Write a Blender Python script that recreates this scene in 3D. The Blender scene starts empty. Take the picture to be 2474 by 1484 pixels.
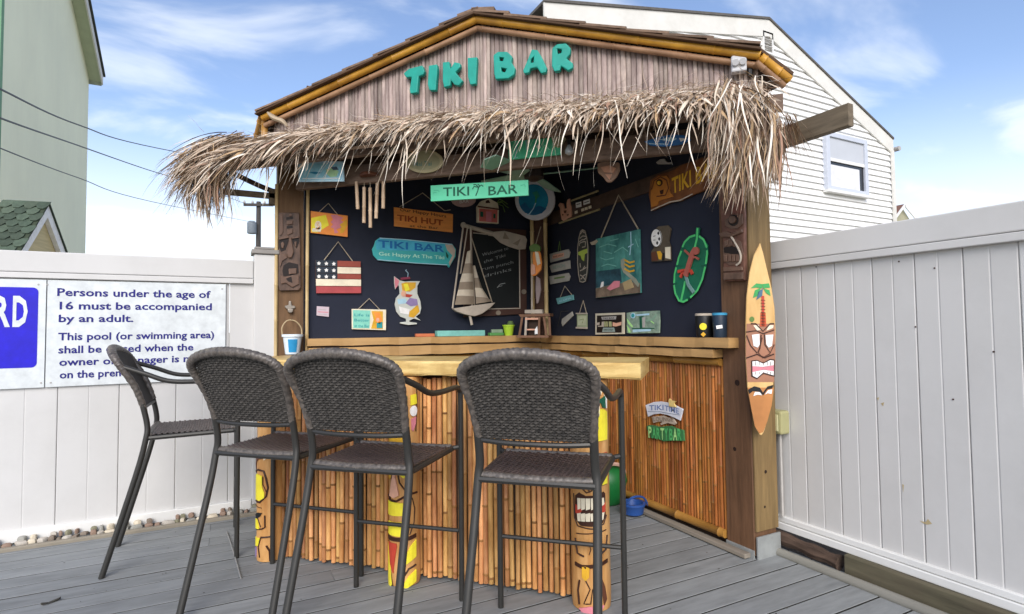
import bpy, math, random
from mathutils import Vector, Matrix
from mathutils.geometry import tessellate_polygon
random.seed(7)
R = random.random
U = random.uniform
S2 = math.sqrt(.5)
scene = bpy.context.scene
COL = scene.collection

# ------------------------------------------------------------------ camera, world, sun, exposure
CAMH = 1.32; FPX = 1340.0; TH = math.radians(27.1); PITCH = math.radians(2.29); ROLL = math.radians(-.58)
fwd = Vector((math.sin(TH)*math.cos(PITCH), math.cos(TH)*math.cos(PITCH), math.sin(PITCH)))
rgt = Vector((math.cos(TH), -math.sin(TH), 0)); upv = rgt.cross(fwd)
r2 = rgt*math.cos(ROLL) + upv*math.sin(ROLL); u2 = -rgt*math.sin(ROLL) + upv*math.cos(ROLL)
cam = bpy.data.objects.new('camera', bpy.data.cameras.new('camera')); COL.objects.link(cam)
cam.matrix_world = Matrix(((r2.x, u2.x, -fwd.x, 0), (r2.y, u2.y, -fwd.y, 0), (r2.z, u2.z, -fwd.z, CAMH), (0, 0, 0, 1)))
cam.data.sensor_width = 36; cam.data.lens = 36*FPX/2474; cam.data.clip_end = 3000; cam.data.clip_start = .05
scene.camera = cam
SUN_EL, SUN_AZ = math.radians(33), math.radians(-117)      # azimuth of the sun direction in the xy plane, from +x
world = bpy.data.worlds.new("World"); scene.world = world; world.use_nodes = True
wn, wl = world.node_tree.nodes, world.node_tree.links
bg = wn['Background']; bg.inputs[1].default_value = .09
sky = wn.new('ShaderNodeTexSky'); sky.sky_type = 'NISHITA'; sky.sun_disc = False
sky.sun_elevation = SUN_EL; sky.sun_rotation = math.pi/2 - SUN_AZ
sky.air_density = 1.0; sky.dust_density = 1.2; sky.ozone_density = 2.0
def wnode(t, **k):
    n = wn.new(t)
    for a, b in k.items(): setattr(n, a, b)
    return n
tc = wnode('ShaderNodeTexCoord'); sep = wnode('ShaderNodeSeparateXYZ'); wl.new(tc.outputs['Generated'], sep.inputs[0])
def wmath(op, a, b=None, c=None, clamp=False):
    n = wnode('ShaderNodeMath', operation=op, use_clamp=clamp)
    for i, v in enumerate((a, b, c)):
        if v is None: continue
        if isinstance(v, (int, float)): n.inputs[i].default_value = v
        else: wl.new(v, n.inputs[i])
    return n.outputs[0]
zz = wmath('ADD', wmath('MAXIMUM', sep.outputs[2], 0.0), .22)
comb = wnode('ShaderNodeCombineXYZ'); wl.new(wmath('DIVIDE', sep.outputs[0], zz), comb.inputs[0]); wl.new(wmath('DIVIDE', sep.outputs[1], zz), comb.inputs[1])
mp = wnode('ShaderNodeMapping'); wl.new(comb.outputs[0], mp.inputs[0]); mp.inputs['Rotation'].default_value = (0, 0, .75); mp.inputs['Scale'].default_value = (.8, 1.5, 1); mp.inputs['Location'].default_value = (3.1, 1.7, 0)
nz = wnode('ShaderNodeTexNoise'); wl.new(mp.outputs[0], nz.inputs['Vector']); nz.inputs['Scale'].default_value = 1.9; nz.inputs['Detail'].default_value = 6; nz.inputs['Roughness'].default_value = .52; nz.inputs['Distortion'].default_value = .5
cl = wnode('ShaderNodeMapRange', interpolation_type='SMOOTHSTEP'); wl.new(nz.outputs['Fac'], cl.inputs[0]); cl.inputs[1].default_value = .47; cl.inputs[2].default_value = .66; cl.inputs[3].default_value = 0; cl.inputs[4].default_value = .5
hz = wnode('ShaderNodeMapRange', interpolation_type='SMOOTHSTEP'); wl.new(sep.outputs[2], hz.inputs[0]); hz.inputs[1].default_value = .0; hz.inputs[2].default_value = .36; hz.inputs[3].default_value = 1.0; hz.inputs[4].default_value = .0
fac = wmath('MAXIMUM', cl.outputs[0], hz.outputs[0])
fac = wmath('SUBTRACT', 1.0, wmath('MULTIPLY', wmath('SUBTRACT', 1.0, cl.outputs[0]), wmath('SUBTRACT', 1.0, hz.outputs[0])))
mxs = wnode('ShaderNodeMix', data_type='RGBA', blend_type='MULTIPLY'); mxs.inputs[0].default_value = 1
wl.new(sky.outputs[0], mxs.inputs[6]); mxs.inputs[7].default_value = (1.22, 1.15, 1.18, 1)
mx = wnode('ShaderNodeMix', data_type='RGBA'); wl.new(fac, mx.inputs[0]); wl.new(mxs.outputs[2], mx.inputs[6]); mx.inputs[7].default_value = (6.2, 6.45, 6.75, 1)
wl.new(mx.outputs[2], bg.inputs[0])
sl = bpy.data.lights.new('sun', 'SUN'); sl.energy = 1.2; sl.angle = math.radians(40); sl.color = (1, .965, .90)
sun = bpy.data.objects.new('sun', sl); COL.objects.link(sun)
sd = Vector((math.cos(SUN_EL)*math.cos(SUN_AZ), math.cos(SUN_EL)*math.sin(SUN_AZ), math.sin(SUN_EL)))
sun.rotation_euler = sd.to_track_quat('Z', 'Y').to_euler(); sun.location = (0, 0, 12)
scene.view_settings.view_transform = 'Standard'; scene.view_settings.look = 'None'; scene.view_settings.exposure = 1.15
scene.view_settings.gamma = 1; scene.view_settings.use_curve_mapping = False

# ------------------------------------------------------------------ helpers
def ray(px, py):
    c = Vector(((px-1237)/FPX, -(py-742)/FPX, 1.0)); return r2*c.x + u2*c.y + fwd*c.z
def at(px, py, axis, val):
    """point of the plane x=val, y=val, z=val or x+y=val ('d') seen at a pixel of the 2474 px wide photograph"""
    n = {'x': Vector((1, 0, 0)), 'y': Vector((0, 1, 0)), 'z': Vector((0, 0, 1)), 'd': Vector((1, 1, 0))}[axis]
    o = Vector((0, 0, CAMH)); d = ray(px, py); return o + d*((val - o.dot(n))/d.dot(n))
def zoom(x0, y0, s): return lambda X, Y: ((x0+X*s)*.6185, (y0+Y*s)*.6185)
ID = lambda X, Y: (X, Y)
ZA = zoom(1150, 720, 400/989); ZB = zoom(1420, 720, 480/1187); ZC = zoom(1750, 820, 450/1151); ZD = zoom(2120, 720, 440/1070)
ZE = zoom(2480, 600, 580/1179); ZF = zoom(2850, 920, 250/464); ZG = zoom(1050, 780, 200/464); ZH = zoom(1400, 480, 900/2474)
ZI = zoom(930, 1700, 200/540); ZJ = zoom(1460, 1500, 200/362); ZK = zoom(2180, 1400, 260/386); ZL = zoom(2500, 1540, 220/1555)
ZM = zoom(1500, 100, 900/2474); ZO = zoom(2130, 730, 270/1002); ZP = zoom(2300, 1180, 320/2474); ZN = zoom(0, 1080, 900/2474)

def hx(s, k=1.0):
    s = s.lstrip('#'); o = []
    for i in (0, 2, 4):
        c = int(s[i:i+2], 16)/255; o.append(min(.92, k*(c/12.92 if c <= .04045 else ((c+.055)/1.055)**2.4)))
    return tuple(o)
MATS = {}
def mat(name, col, rough=.6, var=.12, scale=8, st=(1, 1, 1), bump=0, rnd=0, hue=0, metal=0, col2=None, spec=.35, detail=5, dirt=0, dcol=(.08, .06, .04), dscale=2.5):
    if name in MATS: return MATS[name]
    if isinstance(col, str): col = hx(col)
    if isinstance(col2, str): col2 = hx(col2)
    m = bpy.data.materials.new(name); m.use_nodes = True; MATS[name] = m
    n, l = m.node_tree.nodes, m.node_tree.links; b = n['Principled BSDF']
    b.inputs['Roughness'].default_value = rough; b.inputs['Metallic'].default_value = metal; b.inputs['Specular IOR Level'].default_value = spec
    t = n.new('ShaderNodeTexCoord'); mp = n.new('ShaderNodeMapping'); mp.inputs['Scale'].default_value = st; l.new(t.outputs['Object'], mp.inputs[0])
    oi = n.new('ShaderNodeObjectInfo'); mm = n.new('ShaderNodeMath'); mm.operation = 'MULTIPLY'; mm.inputs[1].default_value = 37; l.new(oi.outputs['Random'], mm.inputs[0])
    z = n.new('ShaderNodeTexNoise'); z.noise_dimensions = '4D'; z.inputs['Scale'].default_value = scale; z.inputs['Detail'].default_value = detail; z.inputs['Roughness'].default_value = .62
    l.new(mp.outputs[0], z.inputs['Vector']); l.new(mm.outputs[0], z.inputs['W'])
    cr = n.new('ShaderNodeValToRGB'); l.new(z.outputs['Fac'], cr.inputs[0]); e = cr.color_ramp.elements; e[0].position = .3; e[1].position = .7
    c1 = tuple(c*(1-var) for c in col); c2 = col2 or tuple(min(.95, c*(1+var)) for c in col)
    e[0].color = (*c1, 1); e[1].color = (*c2, 1); out = cr.outputs[0]
    if dirt:
        d = n.new('ShaderNodeTexNoise'); d.noise_dimensions = '4D'; d.inputs['Scale'].default_value = dscale; d.inputs['Detail'].default_value = 8; d.inputs['Roughness'].default_value = .7; l.new(t.outputs['Object'], d.inputs['Vector']); l.new(mm.outputs[0], d.inputs['W'])
        dr = n.new('ShaderNodeMapRange'); l.new(d.outputs['Fac'], dr.inputs[0]); dr.inputs[1].default_value = .45; dr.inputs[2].default_value = .75; dr.inputs[4].default_value = dirt
        x = n.new('ShaderNodeMix'); x.data_type = 'RGBA'; l.new(dr.outputs[0], x.inputs[0]); l.new(out, x.inputs[6]); x.inputs[7].default_value = (*dcol, 1); out = x.outputs[2]
    if rnd or hue:
        h = n.new('ShaderNodeHueSaturation'); l.new(out, h.inputs['Color'])
        a = n.new('ShaderNodeMapRange'); l.new(oi.outputs['Random'], a.inputs[0]); a.inputs[3].default_value = 1-rnd; a.inputs[4].default_value = 1+rnd; l.new(a.outputs[0], h.inputs['Value'])
        if hue:
            w = n.new('ShaderNodeTexWhiteNoise'); w.noise_dimensions = '1D'; l.new(oi.outputs['Random'], w.inputs['W'])
            a2 = n.new('ShaderNodeMapRange'); l.new(w.outputs[0], a2.inputs[0]); a2.inputs[3].default_value = .5-hue; a2.inputs[4].default_value = .5+hue*.2; l.new(a2.outputs[0], h.inputs['Hue'])
        out = h.outputs[0]
    l.new(out, b.inputs['Base Color'])
    if bump:
        bp = n.new('ShaderNodeBump'); bp.inputs['Strength'].default_value = 1; bp.inputs['Distance'].default_value = bump; l.new(z.outputs['Fac'], bp.inputs['Height']); l.new(bp.outputs[0], b.inputs['Normal'])
    return m

class MB:
    def __init__(s): s.v = []; s.f = []; s.m = []
    def add(s, vs, fs, mi=0):
        o = len(s.v); s.v += [Vector(p) for p in vs]; s.f += [tuple(i+o for i in f) for f in fs]; s.m += [mi]*len(fs); return s
    def box(s, x0, y0, z0, x1, y1, z1, mi=0):
        return s.add([(x0, y0, z0), (x1, y0, z0), (x1, y1, z0), (x0, y1, z0), (x0, y0, z1), (x1, y0, z1), (x1, y1, z1), (x0, y1, z1)],
                     [(0, 3, 2, 1), (4, 5, 6, 7), (0, 1, 5, 4), (1, 2, 6, 5), (2, 3, 7, 6), (3, 0, 4, 7)], mi)
    def bar(s, a, b, w, h, up=(0, 0, 1), mi=0, c=.0):
        """box beam from a to b, w across, h along up; c chamfer"""
        a, b = Vector(a), Vector(b); t = (b-a).normalized(); sd_ = t.cross(Vector(up)).normalized(); u = sd_.cross(t)
        if c: q = [(-w/2+c, -h/2), (w/2-c, -h/2), (w/2, -h/2+c), (w/2, h/2-c), (w/2-c, h/2), (-w/2+c, h/2), (-w/2, h/2-c), (-w/2, -h/2+c)]
        else: q = [(-w/2, -h/2), (w/2, -h/2), (w/2, h/2), (-w/2, h/2)]
        k = len(q)
        return s.add([p+sd_*x+u*y for p in (a, b) for x, y in q], [(i, (i+1) % k, k+(i+1) % k, k+i) for i in range(k)]+[tuple(range(k))[::-1], tuple(range(k, 2*k))], mi)
    def tube(s, pts, r, n=8, mi=0, cap=True, flat=1.0):
        pts = [Vector(p) for p in pts]; rs = r if isinstance(r, (list, tuple)) else [r]*len(pts)
        o = len(s.v); prev = None
        for i, p in enumerate(pts):
            t = (pts[min(i+1, len(pts)-1)]-pts[max(i-1, 0)]).normalized()
            if prev is None:
                a = Vector((0, 0, 1)) if abs(t.z) < .9 else Vector((1, 0, 0)); n1 = t.cross(a).normalized()
            else: n1 = (prev - t*prev.dot(t)).normalized()
            n2 = t.cross(n1); prev = n1
            for k in range(n):
                g = 2*math.pi*k/n; s.v.append(p+n1*math.cos(g)*rs[i]+n2*math.sin(g)*rs[i]*flat)
        for i in range(len(pts)-1):
            for k in range(n): s.f.append((o+i*n+k, o+i*n+(k+1) % n, o+(i+1)*n+(k+1) % n, o+(i+1)*n+k)); s.m.append(mi)
        if cap:
            s.f += [tuple(o+k for k in range(n))[::-1], tuple(o+(len(pts)-1)*n+k for k in range(n))]; s.m += [mi, mi]
        return s
    def lathe(s, c, prof, n=16, mi=0, axis=Vector((0, 0, 1))):
        axis = Vector(axis).normalized(); a = Vector((1, 0, 0)) if abs(axis.x) < .9 else Vector((0, 1, 0)); n1 = axis.cross(a).normalized(); n2 = axis.cross(n1); c = Vector(c); o = len(s.v)
        for r, h in prof:
            for k in range(n):
                g = 2*math.pi*k/n; s.v.append(c+axis*h+(n1*math.cos(g)+n2*math.sin(g))*r)
        for i in range(len(prof)-1):
            for k in range(n): s.f.append((o+i*n+k, o+i*n+(k+1) % n, o+(i+1)*n+(k+1) % n, o+(i+1)*n+k)); s.m.append(mi)
        s.f += [tuple(o+k for k in range(n))[::-1], tuple(o+(len(prof)-1)*n+k for k in range(n))]; s.m += [mi, mi]
        return s
    def prism(s, fr, loops, off, th, mi=0, bev=0):
        """loops (outer, holes...) of (a,b) in frame fr extruded from off to off+th along the frame normal"""
        if not isinstance(loops[0][0], (list, tuple)): loops = [loops]
        fl = [p for L in loops for p in L]; tr = tessellate_polygon([[Vector((p[0], p[1], 0)) for p in L] for L in loops])
        n = len(fl); vs = [fr.p(a, b, off+th) for a, b in fl]+[fr.p(a, b, off) for a, b in fl]
        fs = [tuple(t) for t in tr]+[tuple(i+n for i in t) for t in tr]; k = 0
        for L in loops:
            m = len(L)
            for i in range(m): fs.append((k+i, k+(i+1) % m, n+k+(i+1) % m, n+k+i))
            k += m
        return s.add(vs, fs, mi)
    def mesh(s, name, mats, smooth=False, origin=Vector((0, 0, 0))):
        me = bpy.data.meshes.new(name); me.from_pydata([tuple(p-origin) for p in s.v], [], s.f)
        for m in (mats if isinstance(mats, (list, tuple)) else [mats]): me.materials.append(m)
        if any(s.m): me.polygons.foreach_set('material_index', s.m)
        if smooth:
            me.polygons.foreach_set('use_smooth', [True]*len(me.polygons))
            if hasattr(me, 'set_sharp_from_angle'): me.set_sharp_from_angle(angle=math.radians(40))
        return me
    def build(s, name, mats, parent=None, smooth=False, bevel=0):
        """one mesh object whose origin is its own base centre"""
        xs = [p.x for p in s.v]; ys = [p.y for p in s.v]; zs = [p.z for p in s.v]
        o = Vector(((min(xs)+max(xs))/2, (min(ys)+max(ys))/2, min(zs)))
        me = s.mesh(name, mats, smooth, o)
        if True:
            import bmesh
            bm = bmesh.new(); bm.from_mesh(me); bmesh.ops.recalc_face_normals(bm, faces=bm.faces); bm.to_mesh(me); bm.free()
        ob = bpy.data.objects.new(name, me); COL.objects.link(ob); place(ob, o, parent)
        if bevel:
            b = ob.modifiers.new('bevel', 'BEVEL'); b.width = bevel; b.segments = 2; b.limit_method = 'ANGLE'
        return ob
WL = {}
def place(ob, w, parent=None):
    w = Vector(w); WL[ob.name] = w
    if parent is not None: ob.parent = parent; ob.location = w-WL[parent.name]
    else: ob.location = w
def tag(o, label, cat, group=None):
    o['label'] = label; o['category'] = cat
    if group: o['group'] = group
    return o
def thing(name, label, cat, loc, group=None):
    o = bpy.data.objects.new(name, None); COL.objects.link(o); o.empty_display_size = .1; place(o, loc); return tag(o, label, cat, group)
def struct(o): o['kind'] = 'structure'; return o
def inst(name, me, w, parent, scale=None, rot=None):
    o = bpy.data.objects.new(name, me); COL.objects.link(o); place(o, w, parent)
    if scale: o.scale = scale
    if rot: o.rotation_euler = rot
    return o

class Frame:
    def __init__(s, axis, val):
        s.axis, s.val = axis, val
        s.A, s.N = {'y': (Vector((1, 0, 0)), Vector((0, -1, 0))), 'x': (Vector((0, -1, 0)), Vector((-1, 0, 0))), 'd': (Vector((S2, -S2, 0)), Vector((-S2, -S2, 0)))}[axis]
        s.O = {'y': Vector((0, val, 0)), 'x': Vector((val, 0, 0)), 'd': Vector((val/2, val/2, 0))}[axis]
    def p(s, a, b, n=0): return s.O+s.A*a+Vector((0, 0, b))+s.N*n
    def ab(s, px, py): w = at(px, py, s.axis, s.val)-s.O; return (w.dot(s.A), w.z)
    def P(s, z, pts): return [s.ab(*z(*q)) for q in pts]
class Cyl:
    """frame that wraps flat art round a vertical pole of radius r whose foremost line is at a=0"""
    def __init__(s, c, r): s.c, s.r = Vector(c), r
    def p(s, a, b, n=0):
        g = a/s.r; N = Vector((-S2, -S2, 0)); A = Vector((S2, -S2, 0)); return s.c+(N*math.cos(g)+A*math.sin(g))*(s.r+n)+Vector((0, 0, b))
def clipx(poly, lo, hi):
    def cl(P, f, v, keep):
        o = []
        for i in range(len(P)):
            a, b = P[i], P[(i+1) % len(P)]; ia, ib = keep(a[0]), keep(b[0])
            if ia: o.append(a)
            if ia != ib: t = (v-a[0])/(b[0]-a[0]); o.append((v, a[1]+t*(b[1]-a[1])))
        return o
    P = cl(poly, None, lo, lambda x: x >= lo)
    return cl(P, None, hi, lambda x: x <= hi) if P else P
def curved(mb, fr, poly, off, th, mi=0, step=.02):
    xs = [p[0] for p in poly]; x = min(xs)
    while x < max(xs)-1e-6:
        P = clipx(poly, x, x+step)
        if len(P) >= 3 and max(p[1] for p in P)-min(p[1] for p in P) > 1e-5: mb.prism(fr, P, off, th, mi)
        x += step
def stroke(pts, w):
    """polyline -> outline polygon of width w"""
    L, Rr = [], []
    for i, p in enumerate(pts):
        a = pts[max(i-1, 0)]; b = pts[min(i+1, len(pts)-1)]; dx, dy = b[0]-a[0], b[1]-a[1]; l = math.hypot(dx, dy) or 1
        L.append((p[0]-dy/l*w/2, p[1]+dx/l*w/2)); Rr.append((p[0]+dy/l*w/2, p[1]-dx/l*w/2))
    return L+Rr[::-1]
def circ(c, rx, ry=None, n=24, a0=0, a1=2*math.pi):
    ry = ry or rx; return [(c[0]+rx*math.cos(a0+(a1-a0)*i/n), c[1]+ry*math.sin(a0+(a1-a0)*i/n)) for i in range(n)]
TXT = {}
def text(name, fr, s, L, Rt, h, m, parent, off, bold=.0, th=.0012, sx=None):
    """lettering on a frame from baseline start L to baseline end Rt (a,b), cap height h"""
    key = (s, bold)
    if key not in TXT:
        c = bpy.data.curves.new('lettering', 'FONT'); c.body = s; c.offset = bold; c.resolution_u = 2
        o = bpy.data.objects.new('lettering', c); COL.objects.link(o); dg = bpy.context.evaluated_depsgraph_get(); dg.update()
        me = bpy.data.meshes.new_from_object(o.evaluated_get(dg)); TXT[key] = ([v.co.copy() for v in me.vertices], [tuple(p.vertices) for p in me.polygons])
        bpy.data.objects.remove(o)
    vs, fs = TXT[key]; x0 = min(v.x for v in vs); x1 = max(v.x for v in vs)
    d = Vector((Rt[0]-L[0], Rt[1]-L[1])); w = d.length; d /= w; kx = w/(x1-x0); ky = h/.70
    # one object per letter: faces whose x ranges overlap belong to the same glyph
    iv = sorted((min(vs[i].x for i in f), max(vs[i].x for i in f), k) for k, f in enumerate(fs)); gl = []
    for a, b, k in iv:
        if gl and a < gl[-1][0]-1e-4: gl[-1][1].append(k); gl[-1][0] = max(gl[-1][0], b)
        else: gl.append([b, [k]])
    if h < .015: gl = [[0, list(range(len(fs)))]]
    for _, ks in gl:
        ids = sorted({i for k in ks for i in fs[k]}); mp_ = {i: j for j, i in enumerate(ids)}; mb = MB()
        mb.add([fr.p(L[0]+(vs[i].x-x0)*kx*d.x, L[1]+(vs[i].x-x0)*kx*d.y+vs[i].y*ky, off+th) for i in ids], [tuple(mp_[i] for i in fs[k]) for k in ks]); mb.build('letter', m, parent)
def plate(name, fr, loops, off, th, m, parent=None, smooth=False, bevel=0): return MB().prism(fr, loops, off, th).build(name, m, parent, smooth, bevel)
def catmull(P, k=6):
    P = [Vector(p) for p in P]; o = []
    for i in range(len(P)-1):
        a, b, c, d = P[max(i-1, 0)], P[i], P[i+1], P[min(i+2, len(P)-1)]
        for j in range(k):
            t = j/k; o.append(.5*((2*b)+(c-a)*t+(2*a-5*b+4*c-d)*t*t+(3*b-a-3*c+d)*t**3))
    return o+[P[-1]]
def bamboo(mb, a, b, r, n=8, node=.3, mi=0, bend=.0, nodemi=None):
    a, b = Vector(a), Vector(b); L = (b-a).length; k = max(2, int(L/node)); pts = []; rs = []
    sd_ = Vector((U(-1, 1), U(-1, 1), U(-1, 1)))*bend
    ph = U(0, .8); nodes = [(i+ph)/k for i in range(k)]; q_ = [(0, 1.0, 0)]
    for i, t in enumerate(nodes):
        for dt, dr, nd in ((-.006, .99, 1), (0, 1.16, 1), (.006, .97, 0)):
            q = t+dt/L
            if .01 < q < .99: q_.append((q, dr*(1+.05*math.sin(i*2.3)), nd))
    q_.append((1, 1.0, 0)); o = len(mb.f)
    for q, dr, nd in q_: pts.append(a.lerp(b, q)+sd_*math.sin(math.pi*q)); rs.append(r*dr)
    mb.tube(pts, rs, n, mi)
    if nodemi is not None:
        for j, (q, dr, nd) in enumerate(q_[:-1]):
            if nd: mb.m[o+j*n:o+(j+1)*n] = [nodemi]*n
    return mb

# ------------------------------------------------------------------ materials
WHITE_PVC = mat('fence vinyl', '#cdccc9', .42, .04, 1.5, (1, 1, .25), dirt=.4, dcol=(.42, .41, .385), dscale=1.1, rnd=.025)
TRIM = mat('white trim', '#e2e2de', .5, .04, 3, dirt=.2, dcol=(.45, .43, .4))
DECK = mat('deck wood', '#828585', .8, .22, 5, (.8, 5, 1), .0015, rnd=.10, dirt=.55, dcol=(.27, .285, .29), dscale=2.6)
POSTD = mat('weathered post', '#6a4d37', .7, .38, 5, (7, 7, .5), .003, dirt=.5, dcol=(.06, .035, .02), dscale=2)
POSTL = mat('post pine', '#7d6743', .7, .35, 5, (8, 8, .5), .002, dirt=.6, dcol=(.2, .12, .05))
BEAM = mat('beam wood', '#6e6250', .75, .35, 4, (6, 1, 8), .002, dirt=.4, dcol=(.09, .07, .05))
DARKW = mat('dark stained wood', '#4f3f35', .8, .3, 4, (4, 4, 4), .001)
NAVY = mat('navy cloth', '#1f2433', .8, .25, 1.4, (1, 1, 1), 0, dirt=.3, dcol=(.03, .035, .05), dscale=1)
BAMB = mat('bamboo honey', '#ad7436', .42, .35, 6, (3, 3, .6), .0006, rnd=.38, hue=.025, col2='#ebbd76', dirt=.5, dcol=(.28, .11, .035), dscale=5)
NODE = mat('bamboo node', '#8d6234', .6, .3, 6)
BAMR = mat('bamboo red brown', '#85501f', .42, .4, 5, (3, 3, .5), .0006, rnd=.42, hue=.015, col2='#bf833f', dirt=.55, dcol=(.19, .055, .02), dscale=4)
BAMY = mat('bamboo golden', '#b07722', .38, .3, 4, (1, 1, 1), .0006, col2='#dca53c', dirt=.4, dcol=(.25, .12, .03), dscale=5)
BAMG = mat('weathered reed', '#857571', .8, .28, 6, (4, 4, .4), .001, rnd=.34, hue=.02, col2='#c2b2a6', dirt=.45, dcol=(.2, .14, .12), dscale=5)
SLAB = mat('yellow pine slab', '#cfa55c', .4, .25, 5, (1, 1, 6), .002, col2='#ecd08c', dirt=.6, dcol=(.42, .23, .07), dscale=9)
SHELF = mat('oiled board', '#b9935f', .5, .2, 3, (.6, .6, 6), .001, dirt=.35, dcol=(.25, .14, .07), dscale=3)
SHAKE = mat('cedar shake', '#75604f', .85, .35, 6, (3, 3, 3), .003, rnd=.3)
GALV = mat('galvanised', '#9b9f9e', .6, .2, 12, metal=.2, dirt=.3, dcol=(.3, .3, .28))
FRAME = mat('bronze tube', '#363532', .42, .12, 5, metal=.25, spec=.5)
WICK = mat('wicker', '#2c2a28', .6, .3, 60, spec=.4, col2='#54504b')
WICK2 = mat('wicker wrap', '#3e3935', .42, .3, 60, spec=.6, col2='#6f675f')
WICK3 = mat('wicker seat', '#342b28', .42, .3, 60, spec=.6, col2='#5e4e48')
def paint(name, h, k=1.1, **a): return mat(name, hx(h, k), a.get('rough', .5), a.get('var', .14), a.get('scale', 14), dirt=a.get('dirt', .3), dcol=tuple(c*.55 for c in hx(h, k)), dscale=6)
TEAL = paint('teal paint', '#189080'); MINT = paint('mint paint', '#6fcfae'); WHITE = paint('white paint', '#e8e6e0'); BLACK = paint('black paint', '#17181a')
CREAM = paint('cream paint', '#e0d6bd'); YEL = paint('yellow paint', '#f0d836'); RED = paint('red paint', '#b5402f'); ORNG = paint('orange paint', '#ec8d3e')
BLUE = paint('sign blue', '#1d12b8'); BLUEV = paint('sign bright blue', '#2418e0'); BROWN = paint('brown paint', '#5a3524'); DBROWN = paint('burnt brown', '#3a1f14'); TAN = mat('carved tan wood', '#c48745', .5, .2, 5, (5, 5, .8), .001, col2='#dfae70', dirt=.35, dcol=(.35, .18, .07))
PINK = paint('pink paint', '#cf7f8a'); GREEN = paint('green paint', '#3c9c54'); LGREEN = paint('light green', '#a7dd8c'); DGREEN = paint('dark green', '#12553f'); LBLUE = paint('pale blue', '#a9cede'); MBLUE = paint('mid blue', '#2e86a8'); GREY = paint('grey paint', '#a8a5a0'); PURP = paint('purple paint', '#8b7aa5'); TEALD = paint('deep teal', '#2b8f92'); GOLD = paint('mustard', '#d2a12c'); PEACH = paint('peach', '#d9a58a'); DKGREEN = paint('olive', '#5c7a3a')
ROPE = paint('jute rope', '#a89c88', rough=.9); SILVER = paint('driftwood silver', '#b5aa9b', rough=.8); DRIFT = mat('driftwood dark', '#8f8374', .8, .3, 8)
MASK = mat('mask wood', '#48352a', .5, .35, 7, (3, 3, 2), .002, spec=.5, col2='#6f5545'); MASKL = mat('mask worn wood', '#664d3e', .5, .25, 9, spec=.5); MASKD = paint('mask recess', '#1d130f')
# ------------------------------------------------------------------ ground, deck
struct(MB().add([(-1500, -1500, -.45), (1500, -1500, -.45), (1500, 1500, -.45), (-1500, 1500, -.45)], [(0, 1, 2, 3)]).build('ground', mat('sandy ground', '#8d8674', .95, .2, .3)))
deck = bpy.data.objects.new('deck', None); COL.objects.link(deck); place(deck, (0, 0, 0)); struct(deck)
DW = .145
bm_ = {}
def deck_mesh(L):
    if L not in bm_:
        c = .002; g = .0046; w = DW/2-g; q = [(-w, -.035), (w, -.035), (w, -c), (w-c, 0), (-w+c, 0), (-w, -c)]
        mb = MB(); mb.add([(x, y, z) for x in (-L/2, L/2) for y, z in q], [(i, (i+1) % 6, 6+(i+1) % 6, 6+i) for i in range(6)]+[(5, 4, 3, 2, 1, 0), (6, 7, 8, 9, 10, 11)]); mb.m[1] = mb.m[5] = mb.m[0] = 1; bm_[L] = mb.mesh('deck_board', [DECK, mat('board edge gap shade', '#2e2c28', .95, .3, 9)])  # board sides and underside coloured dark, standing in for shade in the gaps
    return bm_[L]
for k in range(-12, 36):
    y = 3.53-DW*14 + DW*(k+.5) - .0
    if y > 4.68: break
    xe = 2.955
    j = 2.955-random.choice((1.83, 2.44, 3.05))
    a, b = -4.6, xe
    if k % 2:
        L1 = round(b-j-.002, 3); L2 = round(j-a-.002, 3)
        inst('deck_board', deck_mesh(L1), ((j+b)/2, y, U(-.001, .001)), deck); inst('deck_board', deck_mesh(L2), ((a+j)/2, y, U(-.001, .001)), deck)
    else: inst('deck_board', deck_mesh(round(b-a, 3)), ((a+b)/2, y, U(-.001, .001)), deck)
MB().box(-4.6, -1.3, -.3, 2.955, 4.7, -.14).build('deck_base', DARKW, deck)

db = MB(); rs_ = random.Random(3)
for i in range(150):
    x_, y_ = rs_.uniform(-3, 2.8), rs_.uniform(1.2, 4.4); s_ = rs_.uniform(.002, .007); g_ = rs_.uniform(0, 6)
    db.add([(x_+s_*math.cos(g_+k*2.1)*rs_.uniform(.5, 1.5), y_+s_*math.sin(g_+k*2.1), .003+.002*(k == 1)) for k in range(3)]+[(x_, y_, .0012)], [(0, 1, 2), (0, 1, 3), (1, 2, 3), (2, 0, 3)])
dbo = db.build('deck_debris', mat('debris', '#3a342c', .9), None); dbo['kind'] = 'stuff'; dbo['label'] = 'tiny dark crumbs of bark and grit scattered over the grey deck'; dbo['category'] = 'debris'
# ------------------------------------------------------------------ fences
def plank_mesh(w, z0, z1, axis):
    g = .0018; q = [(-w/2+g, .0022), (-w/2+g+.004, 0), (-.005, 0), (0, .002), (.005, 0), (w/2-g-.004, 0), (w/2-g, .0022), (w/2-g, .02), (-w/2+g, .02)]
    n = len(q); mb = MB(); vs = []
    for z in (0, z1-z0):
        for a, d in q: vs.append((a, d, z) if axis == 'y' else (d, -a, z))
    mb.add(vs, [(i, (i+1) % n, n+(i+1) % n, n+i) for i in range(n)]+[tuple(range(n))[::-1], tuple(range(n, 2*n))]); return mb.mesh('plank', WHITE_PVC)
fl = thing('vinyl_fence', 'pale vinyl privacy fence on the left carrying the pool rules sign', 'fence', (-1.4, 4.6, 0))
pm = plank_mesh(.332, .06, 1.70, 'y')
x = -1.154-.166-.332*6
x = -.325-.332*11+.0
while x < .15: inst('plank', pm, (x+.166, 4.6, .06), fl); x += .332
MB().box(-4.2, 4.575, 1.72, .165, 4.65, 1.855).build('top_rail', WHITE_PVC, fl, bevel=.006)
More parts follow.
